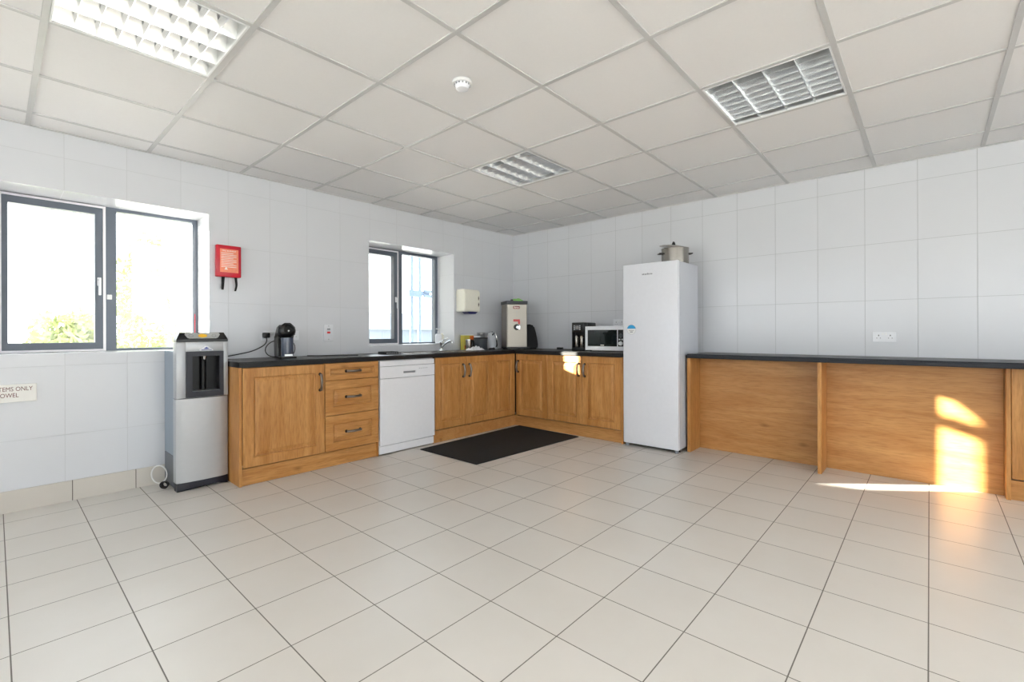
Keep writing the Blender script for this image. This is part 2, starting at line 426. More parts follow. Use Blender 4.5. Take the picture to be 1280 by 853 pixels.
for k, (a, b) in enumerate(((YN+.05, -.1), (.1, YA-.1))):  # unseen rear windows, made up as a daylight source
    root = link(f'window_{k+3}', None, None, (XL, (a+b)/2, .90)); root['kind'] = 'structure'; ORG[root] = Vector(root.location)
    m = (a+b)/2; bm = BM(); slab(bm, [a, a+.05, m-.03, m+.03, b-.05, b], [.90, .94, 2.30, 2.34], XL-.2, XL-.13, lambda i, j: not (j == 1 and i in (1, 3)), lambda u, v, w: (w, u, v))
    struct('window_frame', bm, M['slate'], root)
    bm = BM(); box(bm, XL-.17, XL-.164, a+.045, m-.025, .935, 2.305); struct('pane', bm, M['pane'], root)
    bm = BM(); box(bm, XL-.17, XL-.164, m+.025, b-.045, .935, 2.305); struct('pane', bm, M['pane'], root)
for k, (a, b) in enumerate(((XL+.05, .8), (1.0, XB-.6))):  # more made-up windows out of view, there to bring in daylight
    root = link(f'window_{k+5}', None, None, ((a+b)/2, YN, .90)); root['kind'] = 'structure'; ORG[root] = Vector(root.location)
    m = (a+b)/2; bm = BM(); slab(bm, [a, a+.05, m-.03, m+.03, b-.05, b], [.90, .94, 2.30, 2.34], YN-.2, YN-.13, lambda i, j: not (j == 1 and i in (1, 3)), lambda u, v, w: (u, w, v))
    struct('window_frame', bm, M['slate'], root)
    bm = BM(); box(bm, a+.045, m-.025, YN-.17, YN-.164, .935, 2.305); struct('pane', bm, M['pane'], root)
    bm = BM(); box(bm, m+.025, b-.045, YN-.17, YN-.164, .935, 2.305); struct('pane', bm, M['pane'], root)

# ------------------------------------------------------------------ ceiling lights
def ceiling_light(cx, cy, label, lit=False):
    i, j = cell(cx, cy); x0, x1, y0, y1 = GX[i]+.013, GX[i+1]-.013, GY[j]+.013, GY[j+1]-.013
    t = thing('ceiling_light', label, 'ceiling light', ((x0+x1)/2, (y0+y1)/2, HC+.001), group='recessed louvred ceiling lights')
    bm = BM(); slab(bm, [x0, x0+.007, x1-.007, x1], [y0, y0+.007, y1-.007, y1], HC-.003, HC+.010, lambda i, j: not (i == 1 and j == 1), lambda u, v, w: (u, v, w))
    obj('frame', bm, M['whited'], t)
    bm = BM(); slab(bm, [x0+.002, x0+.006, x1-.006, x1-.002], [y0+.002, y0+.006, y1-.006, y1-.002], HC+.010, HC+.095, lambda i, j: not (i == 1 and j == 1), lambda u, v, w: (u, v, w))
    box(bm, x0+.006, x1-.006, y0+.006, y1-.006, HC+.091, HC+.095)
    obj('housing', bm, M['alum'], t)
    n = 4; wy = (y1-y0-.014)/n; Y0 = y0+.007; X0, X1 = x0+.007, x1-.007
    bm = BM()                                                        # parabolic side reflectors, one pair per tube
    for k in range(n):
        a = Y0+k*wy; b = a+wy; c = (a+b)/2
        for s, e in ((1, a+.002), (-1, b-.002)):
            pr = [(e, HC+.002), (e+s*.008, HC+.022), (e+s*.018, HC+.045), (e+s*.033, HC+.068), (e+s*.05, HC+.085)]
            A = [bm.verts.new((X0, p[0], p[1])) for p in pr]; B = [bm.verts.new((X1, p[0], p[1])) for p in pr]
            for q in range(len(pr)-1): bm.faces.new((A[q], A[q+1], B[q+1], B[q]))
    obj('reflector', bm, M['alu'], t, True)
    bm = BM(); m = 7                                                 # cross blades, little wedges
    for q in range(1, m+1):
        x = X0+(X1-X0)*q/(m+1)
        for k in range(n):
            a = Y0+k*wy+.006; b = a+wy-.012
            prism(bm, [(x-.0015, HC+.002), (x+.0015, HC+.002), (x+.007, HC+.042), (x-.007, HC+.042)], 'y', a, b)
    for k in range(n+1):
        y = Y0+k*wy; box(bm, X0, X1, y-.002, y+.002, HC+.001, HC+.03)
    obj('louvre', bm, M['alu'], t)
    for k in range(n):
        y = Y0+(k+.5)*wy; bm = BM(); cyl(bm, (X0+.006, y, HC+.067), (X1-.006, y, HC+.067), .008, n=12)
        obj('tube', bm, M['tube'] if lit else M['tubeoff'], t, True)
    return t
LL = ['square louvred ceiling light farthest from the camera, nearest the room corner', 'square louvred ceiling light over the breakfast bar side',
      'large bright louvred ceiling light above the left window', 'added louvred ceiling light above the camera, outside the picture',
      'unseen louvred ceiling light added behind the camera, middle of the room', 'unseen louvred ceiling light added behind the camera on the bar side']
for p, l in list(zip(LAMPS, LL)): ceiling_light(*p, l, p in ((.2, -.1), (.2, -1.4), (2.6, -1.4)))  # the lit fittings are out of view, added to light the room

# smoke detector
sx, sy = 1.625, 1.80
t = thing('smoke_detector', 'round white smoke detector on a ceiling panel', 'smoke detector', (sx, sy, HC-.045))
bm = BM(); lathe(bm, sx, sy, [(.050, 0), (.052, .004), (.050, .016), (.030, .022)], z0=HC-.018+.0); obj('base', bm, M['whited'], t, True)
bm = BM(); lathe(bm, sx, sy, [(0, -.032), (.022, -.031), (.032, -.026), (.040, -.006), (.041, .0), (.040, .006)], z0=HC-.016); obj('cover', bm, M['white'], t, True)
bm = BM()
for k in range(14):
    a = 2*PI*k/14; c, s = math.cos(a), math.sin(a); b2 = BM(); box(b2, .036, .0415, -.004, .004, -.012, -.002)
    xf(b2, Matrix.Translation((sx, sy, HC-.014)) @ Matrix.Rotation(a, 4, 'Z')); me = bpy.data.meshes.new('t'); b2.to_mesh(me); bm.from_mesh(me); b2.free(); bpy.data.meshes.remove(me)
obj('vent_slot', bm, M['greyp'], t)

# ------------------------------------------------------------------ cabinet pieces
def panel_front(w, h, th=.02, inset=.078):
    """raised-panel front, local: x 0..w, z 0..h, face at y=0 looking to -y, body to y=th"""
    bm = BM()
    rings = [(0, th), (0, .003), (.003, 0), (inset-.006, 0), (inset-.003, .003), (inset-.001, .013), (inset+.006, .014), (inset+.008, .010), (inset+.036, .002)]
    prev = None
    for i, (d, y) in enumerate(rings):
        r = [bm.verts.new(p) for p in ((d, y, d), (w-d, y, d), (w-d, y, h-d), (d, y, h-d))]
        if i == 0: bm.faces.new(r)
        else:
            for k in range(4): bm.faces.new((prev[k], prev[(k+1) % 4], r[(k+1) % 4], r[k]))
        prev = r
    bm.faces.new(prev)
    return bm
TA = lambda x, y, z: Matrix.Translation((x, y, z))                                   # fronts on the window wall run
TB = lambda x, y, z: Matrix.Translation((x, y, z)) @ Matrix.Rotation(-PI/2, 4, 'Z')  # fronts on the right wall run (local x -> -y)
def bow_handle(horizontal, L=.150):
    """returns two bmeshes: ends and bow; centred at origin, pointing to -y"""
    e = BM(); b = BM(); h = L/2-.012
    f = (lambda a, y: (a, y, 0)) if horizontal else (lambda a, y: (0, y, a))
    for s in (-1, 1):
        cyl(e, f(s*h, 0), f(s*h, -.004), .0125, .0115, n=16); cyl(e, f(s*h, -.004), f(s*h, -.018), .0075, .007, n=12)
    pts = [f(h*math.sin(PI/2*k/6*1.0) if 0 else h*k/6, -.018-.014*math.cos(PI/2*k/6)) for k in range(-6, 7)]
    tube(b, pts, [.0105 if abs(k) > 5 else .0092+.0010*abs(math.cos(PI*k/6)) for k in range(-6, 7)], 10)
    return e, b
def add_handle(parent, mtx, horizontal):
    e, b = bow_handle(horizontal)
    me = bpy.data.meshes.new('t'); b.to_mesh(me); b.free(); n = len(e.faces); e.from_mesh(me); bpy.data.meshes.remove(me); e.faces.ensure_lookup_table()
    for f in e.faces[:n]: f.material_index = 1
    xf(e, mtx)
    h = obj('handle', e, None, parent, True, [M['pewter'], M['pewterd']]); h['label'] = 'pewter bow handle'
    return h
def front(name, T, x, y, z, w, h, parent, mat, handle=None):
    """x,y,z: lower left corner of the face seen from the room"""
    bm = panel_front(w, h, inset=.072 if h > .2 else .045); xf(bm, T(x, y, z))
    o = obj(name, bm, mat, parent)
    if handle:
        hx, hz, hor = handle; add_handle(o, T(x, y, z) @ Matrix.Translation((hx, 0, hz)), hor)
    return o
YF = 3.603; XF = 4.068; DZ0, DZ1 = .132, .842; DH = DZ1-DZ0

# single-door cabinet next to the water dispenser
t = thing('base_cabinet', 'wide single-door oak base cabinet beside the water dispenser', 'cabinet', (1.46, 3.9, 0))
bm = BM(); box(bm, 1.152, 1.170, 3.621, YA-.011, .0, W_BOT-.001, .001, 1); obj('end_panel', bm, M['oak'], t)
bm = BM(); box(bm, 1.171, 1.768, 3.626, YA-.011, .150, W_BOT-.001); obj('carcass', bm, M['oakin'], t)
front('door', TA, 1.173, YF, DZ0, .593, DH, t, M['oak'], (.556, .568, False))
# drawer unit
t = thing('drawer_cabinet', 'oak base unit with three drawers beside the dishwasher', 'cabinet', (2.01, 3.9, 0))
bm = BM(); box(bm, 1.770, 2.262, 3.626, YA-.011, .150, W_BOT-.001); box(bm, 2.256, 2.264, 3.621, 3.70, 0.0, W_BOT-.001); obj('carcass', bm, M['oak'], t)
for z0, z1 in ((.705, .842), (.421, .701), (.132, .417)):
    front('drawer', TA, 1.771, YF, z0, .485, z1-z0, t, M['oakx'], (.2425, (z1-z0)/2, True))
# two-door sink unit
t = thing('sink_cabinet', 'two-door oak sink cabinet between dishwasher and corner unit', 'cabinet', (3.29, 3.9, 0))
bm = BM(); box(bm, 2.884, 3.689, 3.626, YA-.011, .150, .70); box(bm, 2.884, 2.90, 3.626, YA-.011, .70, W_BOT-.001); box(bm, 3.673, 3.689, 3.626, YA-.011, .70, W_BOT-.001); box(bm, 2.90, 3.673, 3.626, 3.645, .70, W_BOT-.001); obj('carcass', bm, M['oakin'], t)
front('door', TA, 2.889, YF, DZ0, .402, DH, t, M['oak'], (.362, .565, False))
front('door', TA, 3.293, YF, DZ0, .395, DH, t, M['oak'], (.045, .565, False))
# corner unit
t = thing('corner_cabinet', 'L-shaped oak corner cabinet with one door on each side of the inner corner', 'cabinet', (4.2, 3.8, 0))
bm = BM(); prism(bm, [(3.691, 3.626), (4.091, 3.626), (4.091, 3.134), (XB-.011, 3.134), (XB-.011, YA-.011), (3.691, YA-.011)], 'z', .150, W_BOT-.001); obj('carcass', bm, M['oakin'], t)
front('door', TA, 3.691, YF, DZ0, .370, DH, t, M['oak'])
front('door', TB, XF, 3.592, DZ0, .457, DH, t, M['oak'], (.034, .565, False))
# two-door unit beside the fridge
t = thing('base_cabinet', 'two-door oak base cabinet between corner unit and tall fridge', 'cabinet', (4.38, 2.68, 0))
bm = BM(); box(bm, 4.091, XB-.011, 2.236, 3.132, .150, W_BOT-.001); obj('carcass', bm, M['oakin'], t)
front('door', TB, XF, 3.133, DZ0, .450, DH, t, M['oak'], (.412, .568, False))
front('door', TB, XF, 2.681, DZ0, .445, DH, t, M['oak'], (.034, .565, False))
bm = BM(); box(bm, 4.073, XB-.011, 2.214, 2.234, .0, W_BOT-.001, .001, 1); obj('end_panel', bm, M['oak'], t)
# plinths
bm = BM(); box(bm, 1.171, 2.2555, 3.640, 3.656, .0, .119); tag(obj('plinth', bm, M['oakx']), 'oak plinth board under the wide cabinet and drawers', 'plinth')
bm = BM(); prism(bm, [(2.884, 3.636), (4.106, 3.636), (4.106, 2.2345), (4.122, 2.2345), (4.122, 3.652), (2.884, 3.652)], 'z', 0, .119)
tag(obj('plinth', bm, M['oaky']), 'L-shaped oak plinth board behind the black mat', 'plinth')

# worktop, one L, with the sink cut-out
SX0, SX1, SY0, SY1 = 3.09, 3.52, 3.70, 3.98
bm = BM(); us = [1.147, SX0, SX1, 4.052, XB-.0005]; vs = [2.214, 3.597, SY0, SY1, YA-.0005]
slab(bm, us, vs, W_BOT, W_TOP, lambda i, j: (j > 0 or i == 3) and not (i == 1 and j == 2), lambda u, v, w: (u, v, w))
es = [e for e in bm.edges if all(abs(v.co.z-W_TOP) < 1e-4 for v in e.verts) and (all(abs(v.co.y-3.597) < 1e-4 and v.co.x < 4.06 for v in e.verts) or all(abs(v.co.x-4.052) < 1e-4 and v.co.y < 3.6 for v in e.verts))]
bmesh.ops.bevel(bm, geom=es, offset=.008, segments=3, affect='EDGES')
tag(obj('worktop', bm, M['worktop'], None), 'L-shaped black worktop over the kitchen cabinets', 'worktop')

# dishwasher
t = thing('dishwasher', 'white freestanding dishwasher between drawers and sink cabinet', 'dishwasher', (2.575, 3.9, 0))
bm = BM(); box(bm, 2.270, 2.878, 3.635, YA-.02, .012, W_BOT-.003); obj('body', bm, M['white'], t)
bm = BM(); box(bm, 2.272, 2.876, 3.607, 3.634, .790, .838, .003); obj('top_rail', bm, M['white'], t)
d = BM(); box(d, 2.272, 2.876, 3.600, 3.634, .088, .679, .005); d = obj('door', d, M['white'], t)
bm = BM(); slab(bm, [2.272, 2.515, 2.650, 2.876], [.682, .718, .736, .787], 3.602, 3.634, lambda i, j: not (i == 1 and j == 1), lambda u, v, w: (u, w, v)); cp = obj('control_panel', bm, M['white'], t)
bm = BM(); box(bm, 2.513, 2.652, 3.612, 3.633, .716, .738); obj('grip_recess', bm, M['greyp'], cp)
bm = BM()
for k in range(5): box(bm, 2.69+.022*k, 2.70+.022*k, 3.6005, 3.603, .752, .757)
obj('button', bm, M['greyp'], cp)
bm = BM(); box(bm, 2.272, 2.876, 3.618, 3.634, .010, .078, .003); obj('kick_plate', bm, M['white'], t)
bm = BM()
cyl(bm, (2.30, 3.66, 0), (2.30, 3.66, .0115), .012, n=12); obj('foot', bm, M['rubber'], t)
bm = BM(); cyl(bm, (2.85, 3.66, 0), (2.85, 3.66, .0115), .012, n=12); obj('foot', bm, M['rubber'], t)

# ------------------------------------------------------------------ sink, tap and the things on the window-side worktop
t = thing('kitchen_sink', 'inset stainless steel sink with drainer in front of the small window', 'sink', (3.1, 3.85, W_TOP))
bm = BM(); slab(bm, [2.60, SX0+.004, SX1-.004, SX1+.018], [3.665, SY0+.004, SY1-.004, 4.115], W_TOP+.0003, W_TOP+.006, lambda i, j: not (i == 1 and j == 1), lambda u, v, w: (u, v, w)); obj('rim', bm, M['steel'], t)
bm = BM(); x0, x1, y0, y1, zt, zb = SX0+.004, SX1-.004, SY0+.004, SY1-.004, W_TOP+.001, W_TOP-.15
A = [bm.verts.new(p) for p in ((x0, y0, zt), (x1, y0, zt), (x1, y1, zt), (x0, y1, zt))]
B = [bm.verts.new(p) for p in ((x0+.02, y0+.02, zb), (x1-.02, y0+.02, zb), (x1-.02, y1-.02, zb), (x0+.02, y1-.02, zb))]
for k in range(4): bm.faces.new((A[k], A[(k+1) % 4], B[(k+1) % 4], B[k]))
bm.faces.new(B); obj('basin', bm, M['steel'], t)
bm = BM()
for k in range(7): box(bm, 2.66, 3.05, 3.72+.045*k, 3.728+.045*k, W_TOP+.0061, W_TOP+.0095, .001, 1)
obj('drainer_rib', bm, M['steel'], t)
tx, ty = 3.325, 4.045
t = thing('mixer_tap', 'chrome mixer tap standing behind the sink', 'tap', (tx, ty, W_TOP+.006))
bm = BM(); lathe(bm, tx, ty, [(.027, 0), (.027, .006), (.020, .012), (.018, .075), (.021, .080), (.021, .098), (.012, .104), (0, .105)], 20, W_TOP+.0065); obj('body', bm, M['chrome'], t, True)
bm = BM(); tube(bm, spline([(tx, ty-.005, W_TOP+.045), (tx+.01, ty-.06, W_TOP+.085), (tx+.02, ty-.13, W_TOP+.115), (tx+.024, ty-.155, W_TOP+.108), (tx+.025, ty-.158, W_TOP+.09)], 5), .0105, 12); obj('spout', bm, M['chrome'], t, True)
bm = BM(); tube(bm, [(tx, ty, W_TOP+.108), (tx+.025, ty-.01, W_TOP+.125), (tx+.07, ty-.03, W_TOP+.145)], [.009, .007, .009], 10); obj('lever', bm, M['chrome'], t, True)
# soap bottle on the sill
bx, by = 3.485, 4.29; bz = .9652
t = thing('soap_bottle', 'white pump soap bottle on the sill of the small window', 'soap bottle', (bx, by, bz))
bm = BM(); lathe(bm, bx, by, [(.034, 0), (.038, .004), (.038, .095), (.032, .112), (.012, .120), (.012, .126)], 24, bz); obj('bottle', bm, M['white'], t, True)
bm = BM(); cyl(bm, (bx, by, bz+.126), (bx, by, bz+.14), .013, n=14); cyl(bm, (bx, by, bz+.14), (bx, by, bz+.165), .004, n=10); box(bm, bx-.035, bx+.01, by-.008, by+.008, bz+.165, bz+.176, .003); obj('pump', bm, M['whited'], t)
bx, by = 3.56, 4.32
t = thing('soap_bottle', 'slim cream bottle on the sill behind the white pump bottle', 'bottle', (bx, by, bz))
bm = BM(); lathe(bm, bx, by, [(.024, 0), (.026, .004), (.026, .085), (.020, .1), (.010, .105)], 20, bz); obj('bottle', bm, M['ivory'], t, True)
bm = BM(); cyl(bm, (bx, by, bz+.105), (bx, by, bz+.12), .011, n=12); obj('cap', bm, M['ivory'], t, True)
# black slotted tray
t = thing('drip_tray', 'small black slotted tray lying on the worktop left of the sink', 'tray', (2.52, 3.86, W_TOP))
bm = BM(); slab(bm, [2.455, 2.460, 2.590, 2.595], [3.80, 3.805, 3.925, 3.93], W_TOP+.0005, W_TOP+.026, lambda i, j: not (i == 1 and j == 1), lambda u, v, w: (u, v, w)); box(bm, 2.46, 2.59, 3.805, 3.925, W_TOP+.0005, W_TOP+.003); obj('tray', bm, M['black'], t)
bm = BM()
for k in range(6): box(bm, 2.466+.021*k, 2.476+.021*k, 3.7985, 3.7999, W_TOP+.008, W_TOP+.018)
for k in range(6): box(bm, 2.466+.021*k, 2.476+.021*k, 3.8055, 3.9245, W_TOP+.018, W_TOP+.022)
obj('slat', bm, M['metalplate'], t)
# loose cable on the worktop
bm = BM(); tube(bm, spline([(1.86, 4.12, W_TOP+.004), (1.93, 4.03, W_TOP+.004), (2.03, 3.94, W_TOP+.004), (2.13, 3.86, W_TOP+.004), (2.2, 3.85, W_TOP+.004)], 6), .0035, 6)
tag(obj('cable', bm, M['cord']), 'thin black cable lying loose on the worktop above the drawers', 'cable')
# canisters and pot by the corner
def can(name, label, cat, x, y, prof, mat, n=28, extra=None):
    t = thing(name, label, cat, (x, y, W_TOP)); bm = BM(); lathe(bm, x, y, prof, n, W_TOP+.0005); obj('body', bm, mat, t, True)
    if extra: extra(t)
    return t
x, y = 3.765, 4.10
t = thing('carton', 'yellow and orange food carton standing against the wall by the towel dispenser', 'carton', (x, y, W_TOP))
bm = BM(); box(bm, x-.075, x+.075, y-.035, y+.035, W_TOP+.0005, W_TOP+.172, .002); o = obj('box', bm, M['lime'], t)
bm = BM(); box(bm, x+.012, x+.0755, y-.0358, y-.0350, W_TOP+.11, W_TOP+.165); obj('print', bm, M['orange'], t); bm = BM(); box(bm, x-.074, x-.035, y-.0358, y-.035, W_TOP+.01, W_TOP+.055); obj('print', bm, M['orange'], t)
bm = BM(); box(bm, x-.0745, x+.0745, y-.0345, y+.0345, W_TOP+.1722, W_TOP+.185, .002); obj('lid', bm, M['whited'], t)
def lidf(t):
    bm = BM(); lathe(bm, 3.685, 3.985, [(.036, 0), (.036, .008), (0, .010)], 24, W_TOP+.1185); obj('lid', bm, M['chrome'], t, True)
can('canister', 'small polished steel canister in front of the yellow carton', 'canister', 3.685, 3.985, [(.034, 0), (.035, .003), (.035, .118)], M['steel'], extra=lidf)
can('canister', 'small black canister between steel canister and charcoal pot', 'canister', 3.755, 4.00, [(.03, 0), (.031, .003), (.031, .112), (.028, .118)], M['black'])
can('tub', 'white round tub standing behind the charcoal pot', 'tub', 3.905, 4.10, [(.055, 0), (.056, .003), (.058, .15), (.061, .152), (.061, .166), (0, .168)], M['white'])
def potf(t):
    bm = BM(); lathe(bm, 3.79, 3.895, [(.082, 0), (.084, .004), (.0835, .009), (.020, .012), (.0, .012)], 32, W_TOP+.1365); obj('lid', bm, M['blackm'], t, True)
can('ceramic_pot', 'charcoal grey round pot on the worktop near the corner', 'pot', 3.79, 3.895, [(.070, 0), (.073, .004), (.081, .13), (.083, .136)], M['grey'], extra=potf)
# crumpled cloth
bm = BM(); n = 22
cx, cy = 3.595, 3.78
G = [[None]*(n+1) for _ in range(n+1)]
for i in range(n+1):
    for j in range(n+1):
        u, v = i/n*2-1, j/n*2-1; r = min(1, math.hypot(u, v)); e = max(0, 1-max(abs(u), abs(v))**3)
        h = .004+e*(.022+.014*math.sin(7*u+3*v)+.010*math.sin(11*v-4*u+1)+.006*math.sin(17*u*v+2))
        G[i][j] = bm.verts.new((cx+.10*u*(1+.12*math.sin(4*v)), cy+.055*v*(1+.15*math.sin(5*u)), W_TOP+.007+max(.002, h)))
for i in range(n):
    for j in range(n): bm.faces.new((G[i][j], G[i+1][j], G[i+1][j+1], G[i][j+1]))
ex = bmesh.ops.extrude_face_region(bm, geom=list(bm.faces)); bmesh.ops.translate(bm, verts=[v for v in ex['geom'] if isinstance(v, bmesh.types.BMVert)], vec=(0, 0, -.0015))
tag(obj('dish_cloth', bm, M['cloth'], None, True), 'crumpled white cloth on the worktop in front of the canisters', 'cloth')

# towel dispenser
t = thing('paper_towel_dispenser', 'ivory paper towel dispenser on the wall right of the small window', 'towel dispenser', (3.79, YA, 1.34))
bm = BM(); prism(bm, [(YA-.0005, 1.338), (YA-.0005, 1.604), (4.06, 1.604), (4.030, 1.592), (4.018, 1.565), (4.018, 1.352), (4.03, 1.338)], 'x', 3.660, 3.905, .008, 3); obj('cover', bm, M['ivory'], t, True)
bm = BM(); prism(bm, [(3.70, 1.3375), (3.865, 1.3375), (3.83, 1.312), (3.735, 1.312)], 'y', 4.02, 4.12); obj('lever', bm, M['blue'], t)
bm = BM()
for z in (1.425, 1.500): prism(bm, [(3.876, z-.028), (3.886, z), (3.876, z+.028), (3.870, z)], 'y', 4.0168, 4.0185)
obj('window_slot', bm, M['pewterd'], t)

# fire blanket
t = thing('fire_blanket', 'red wall-mounted fire blanket case with two black pull straps', 'fire blanket', (1.245, YA, 1.53))
bm = BM(); box(bm, 1.160, 1.335, 4.135, YA-.0005, 1.537, 1.787, .006, 3); obj('case', bm, M['red'], t, True)
lb = BM(); box(lb, 1.184, 1.314, 4.1335, 4.1350, 1.573, 1.757); lb = obj('label_card', lb, M['label'], t)
text('print', 'FIRE BLANKET', .0155, M['labelw'], (1.249, 4.1333, 1.742), FACE_Y, lb)
bm = BM()
for k in range(9):
    z = 1.722-.0135*k; box(bm, 1.192, 1.192+(.108 if k % 3 else .085), 4.1329, 4.1335, z, z+.004)
obj('print', bm, M['labelw'], lb)
bm = BM(); prism(bm, [(1.214, 1.594), (1.238, 1.594), (1.226, 1.616)], 'y', 4.1325, 4.1335); obj('print', bm, M['labelw'], lb)
for pts, w in (([(1.209, 1.545), (1.207, 1.49), (1.204, 1.435)], .012), ([(1.297, 1.545), (1.302, 1.50), (1.303, 1.47), (1.294, 1.428)], .010)):
    bm = BM(); P = spline([(a, 4.148, b) for a, b in pts], 6); A = []
    for q, p in enumerate(P):
        ww = w*(1-.35*q/len(P)); A.append([bm.verts.new(p+Vector((s*ww, yy, 0))) for s, yy in ((-1, -.002), (1, -.002), (1, .002), (-1, .002))])
    for a, b in zip(A, A[1:]):
        for k in range(4): bm.faces.new((a[k], a[(k+1) % 4], b[(k+1) % 4], b[k]))
    bm.faces.new(A[0]); bm.faces.new(A[-1]); obj('pull_strap', bm, M['blackm'], t)

# notice on the wall under the left window
t = thing('wall_notice', 'off-white notice strip with brown capital lettering under the left window', 'sign', (-.05, YA, .67))
bm = BM(); box(bm, -.29, .178, 4.168, YA-.0005, .672, .781, .003); obj('plate', bm, M['sign'], t)
text('lettering', 'WASHED ITEMS ONLY', .037, M['brown'], (.160, 4.1676, .751), FACE_Y, t, 'RIGHT', sx=.74)
text('lettering', 'BLUE TOWEL', .037, M['brown'], (.100, 4.1676, .713), FACE_Y, t, 'RIGHT', sx=.74)

# ------------------------------------------------------------------ sockets and switches
def socket_face(t, T, w, h, twin, mat, ins=None):
    """plate centred at origin facing -y, then placed by T"""
    bm = BM(); box(bm, -w/2, w/2, -.009, -.0003, -h/2, h/2, .002); xf(bm, T); p = obj('plate', bm, mat, t)
    for cx in ((-.036, .036) if twin else (0,)):
        bm = BM()
        box(bm, cx-.003, cx+.003, -.0094, -.0088, .006, .016); box(bm, cx-.014, cx-.008, -.0094, -.0088, -.012, -.008); box(bm, cx+.008, cx+.014, -.0094, -.0088, -.012, -.008)
        xf(bm, T); obj('pin_hole', bm, M['black'], t)
    if twin:
        for cx in (-.010, .010):
            bm = BM(); box(bm, cx-.006, cx+.006, -.0125, -.0088, .014, .032, .001, 1); xf(bm, T); obj('switch', bm, ins or M['whited'], t)
def at_A(x, z): return Matrix.Translation((x, YA, z))
def at_B(y, z): return Matrix.Translation((XB, y, z)) @ Matrix.Rotation(-PI/2, 4, 'Z')
t = thing('wall_socket', 'white twin wall socket holding the black plug, left of the capsule coffee machine', 'socket', (1.576, YA, 1.03)); socket_face(t, at_A(1.576, 1.069), .148, .084, True, M['white'])
t = thing('wall_socket', 'white twin wall socket partly behind the capsule coffee machine', 'socket', (1.738, YA, 1.03)); socket_face(t, at_A(1.738, 1.069), .148, .084, True, M['white'])
t = thing('wall_socket', 'white twin wall socket above the breakfast bar worktop', 'socket', (XB, .264, 1.0)); socket_face(t, at_B(.264, 1.044), .147, .080, True, M['white'])
t = thing('wall_socket', 'white wall socket just above the microwave beside the fridge', 'socket', (XB, 2.60, 1.15)); socket_face(t, at_B(2.585, 1.19), .147, .084, True, M['white'])
t = thing('wall_socket', 'grey metal wall socket behind the charcoal pot', 'socket', (4.06, YA, 1.0)); socket_face(t, at_A(4.07, 1.055), .135, .075, True, M['metalplate'])
t = thing('cooker_switch', 'upright white switch plate with red rocker on the wall above the drawers', 'switch', (2.085, YA, 1.01))
bm = BM(); box(bm, 2.041, 2.129, 4.171, YA-.0005, 1.015, 1.169, .002); obj('plate', bm, M['white'], t)
bm = BM(); box(bm, 2.070, 2.100, 4.166, 4.1715, 1.086, 1.104, .001, 1); obj('rocker', bm, M['rock_r'], t)
bm = BM(); box(bm, 2.070, 2.100, 4.169, 4.1715, 1.118, 1.134, .001, 1); obj('indicator', bm, M['greyp'], t)
for z in (1.032, 1.155):
    bm = BM(); cyl(bm, (2.085, 4.1712, z), (2.085, 4.169, z), .004, n=10); obj('screw', bm, M['greyp'], t)

# ------------------------------------------------------------------ water dispenser
t = thing('water_dispenser', 'tall silver and grey water dispenser standing under the left window', 'water dispenser', (.985, 4.0, 0))
bm = BM(); box(bm, .832, 1.138, 3.90, YA-.012, .235, .967, .004); obj('side_casing', bm, M['slatei'], t)
bm = BM(); box(bm, .832, 1.138, 3.90, YA-.012, .012, .234, .004); obj('lower_casing', bm, M['slated'], t)
def bow(x0, x1, yf, bulge, yb, n=12):
    p = [(x0, yb)]
    for k in range(n+1):
        s = k/n; c = .012; x = x0+(x1-x0)*s
        edge = min(s, 1-s)*(x1-x0); r = (c-math.sqrt(max(0, c*c-(c-min(edge, c))**2))) if edge < c else 0
        p.append((x, yf-bulge*math.sin(PI*s)+r))
    p.append((x1, yb)); return p
X0, X1 = .828, 1.143
bm = BM(); prism(bm, bow(X0, X1, 3.822, .012, 3.905), 'z', .060, .636); lower = obj('lower_door', bm, M['silver'], t, True)
# upper shell with the recess opening: two cheeks, head and sill
RX0, RX1, RZ0, RZ1 = .888, 1.107, .664, .962
bm = BM()
box(bm, X0, RX0, 3.819, 3.905, .640, 1.030, .004); box(bm, RX1, X1, 3.819, 3.905, .640, 1.030, .004)
box(bm, RX0-.005, RX1+.005, 3.817, 3.905, RZ1, 1.030, .002); box(bm, RX0-.005, RX1+.005, 3.817, 3.905, .640, RZ0, .002)
up = obj('upper_shell', bm, M['silver'], t, True)
bm = BM(); slab(bm, [.883, .919, 1.085, 1.111], [.644, .685, .930, .963], 3.806, 3.822, lambda i, j: not (i == 1 and j == 1), lambda u, v, w: (u, w, v)); bez = obj('recess_bezel', bm, M['navy'], t)
bm = BM(); box(bm, .888, 1.107, 3.888, 3.893, .666, .96); box(bm, .888, .918, 3.823, 3.89, .666, .96); box(bm, 1.086, 1.107, 3.823, 3.89, .666, .96); box(bm, .912, 1.092, 3.823, 3.89, .932, .96); cyl(bm, (1.0, 3.880, .69), (1.0, 3.880, .93), .02, n=16)
obj('recess_lining', bm, M['recess'], t, True)
bm = BM(); box(bm, .919, 1.085, 3.815, 3.886, .672, .687, .002)
obj('drip_tray', bm, M['alum'], t)
bm = BM(); cyl(bm, (1.0, 3.845, .91), (1.0, 3.845, .931), .010, .016, n=14); cyl(bm, (1.0, 3.87, .898), (1.0, 3.845, .91), .008, n=12); obj('nozzle', bm, M['chrome'], t, True)
bm = BM()   # black cap with sloping edges
a = [(.829, 3.818), (1.142, 3.818), (1.142, 3.905), (.829, 3.905)]; b = [(.852, 3.838), (1.120, 3.838), (1.120, 3.900), (.852, 3.900)]
A = [bm.verts.new((*p, 1.031)) for p in a]; A2 = [bm.verts.new((*p, 1.048)) for p in a]; B = [bm.verts.new((*p, 1.096)) for p in b]
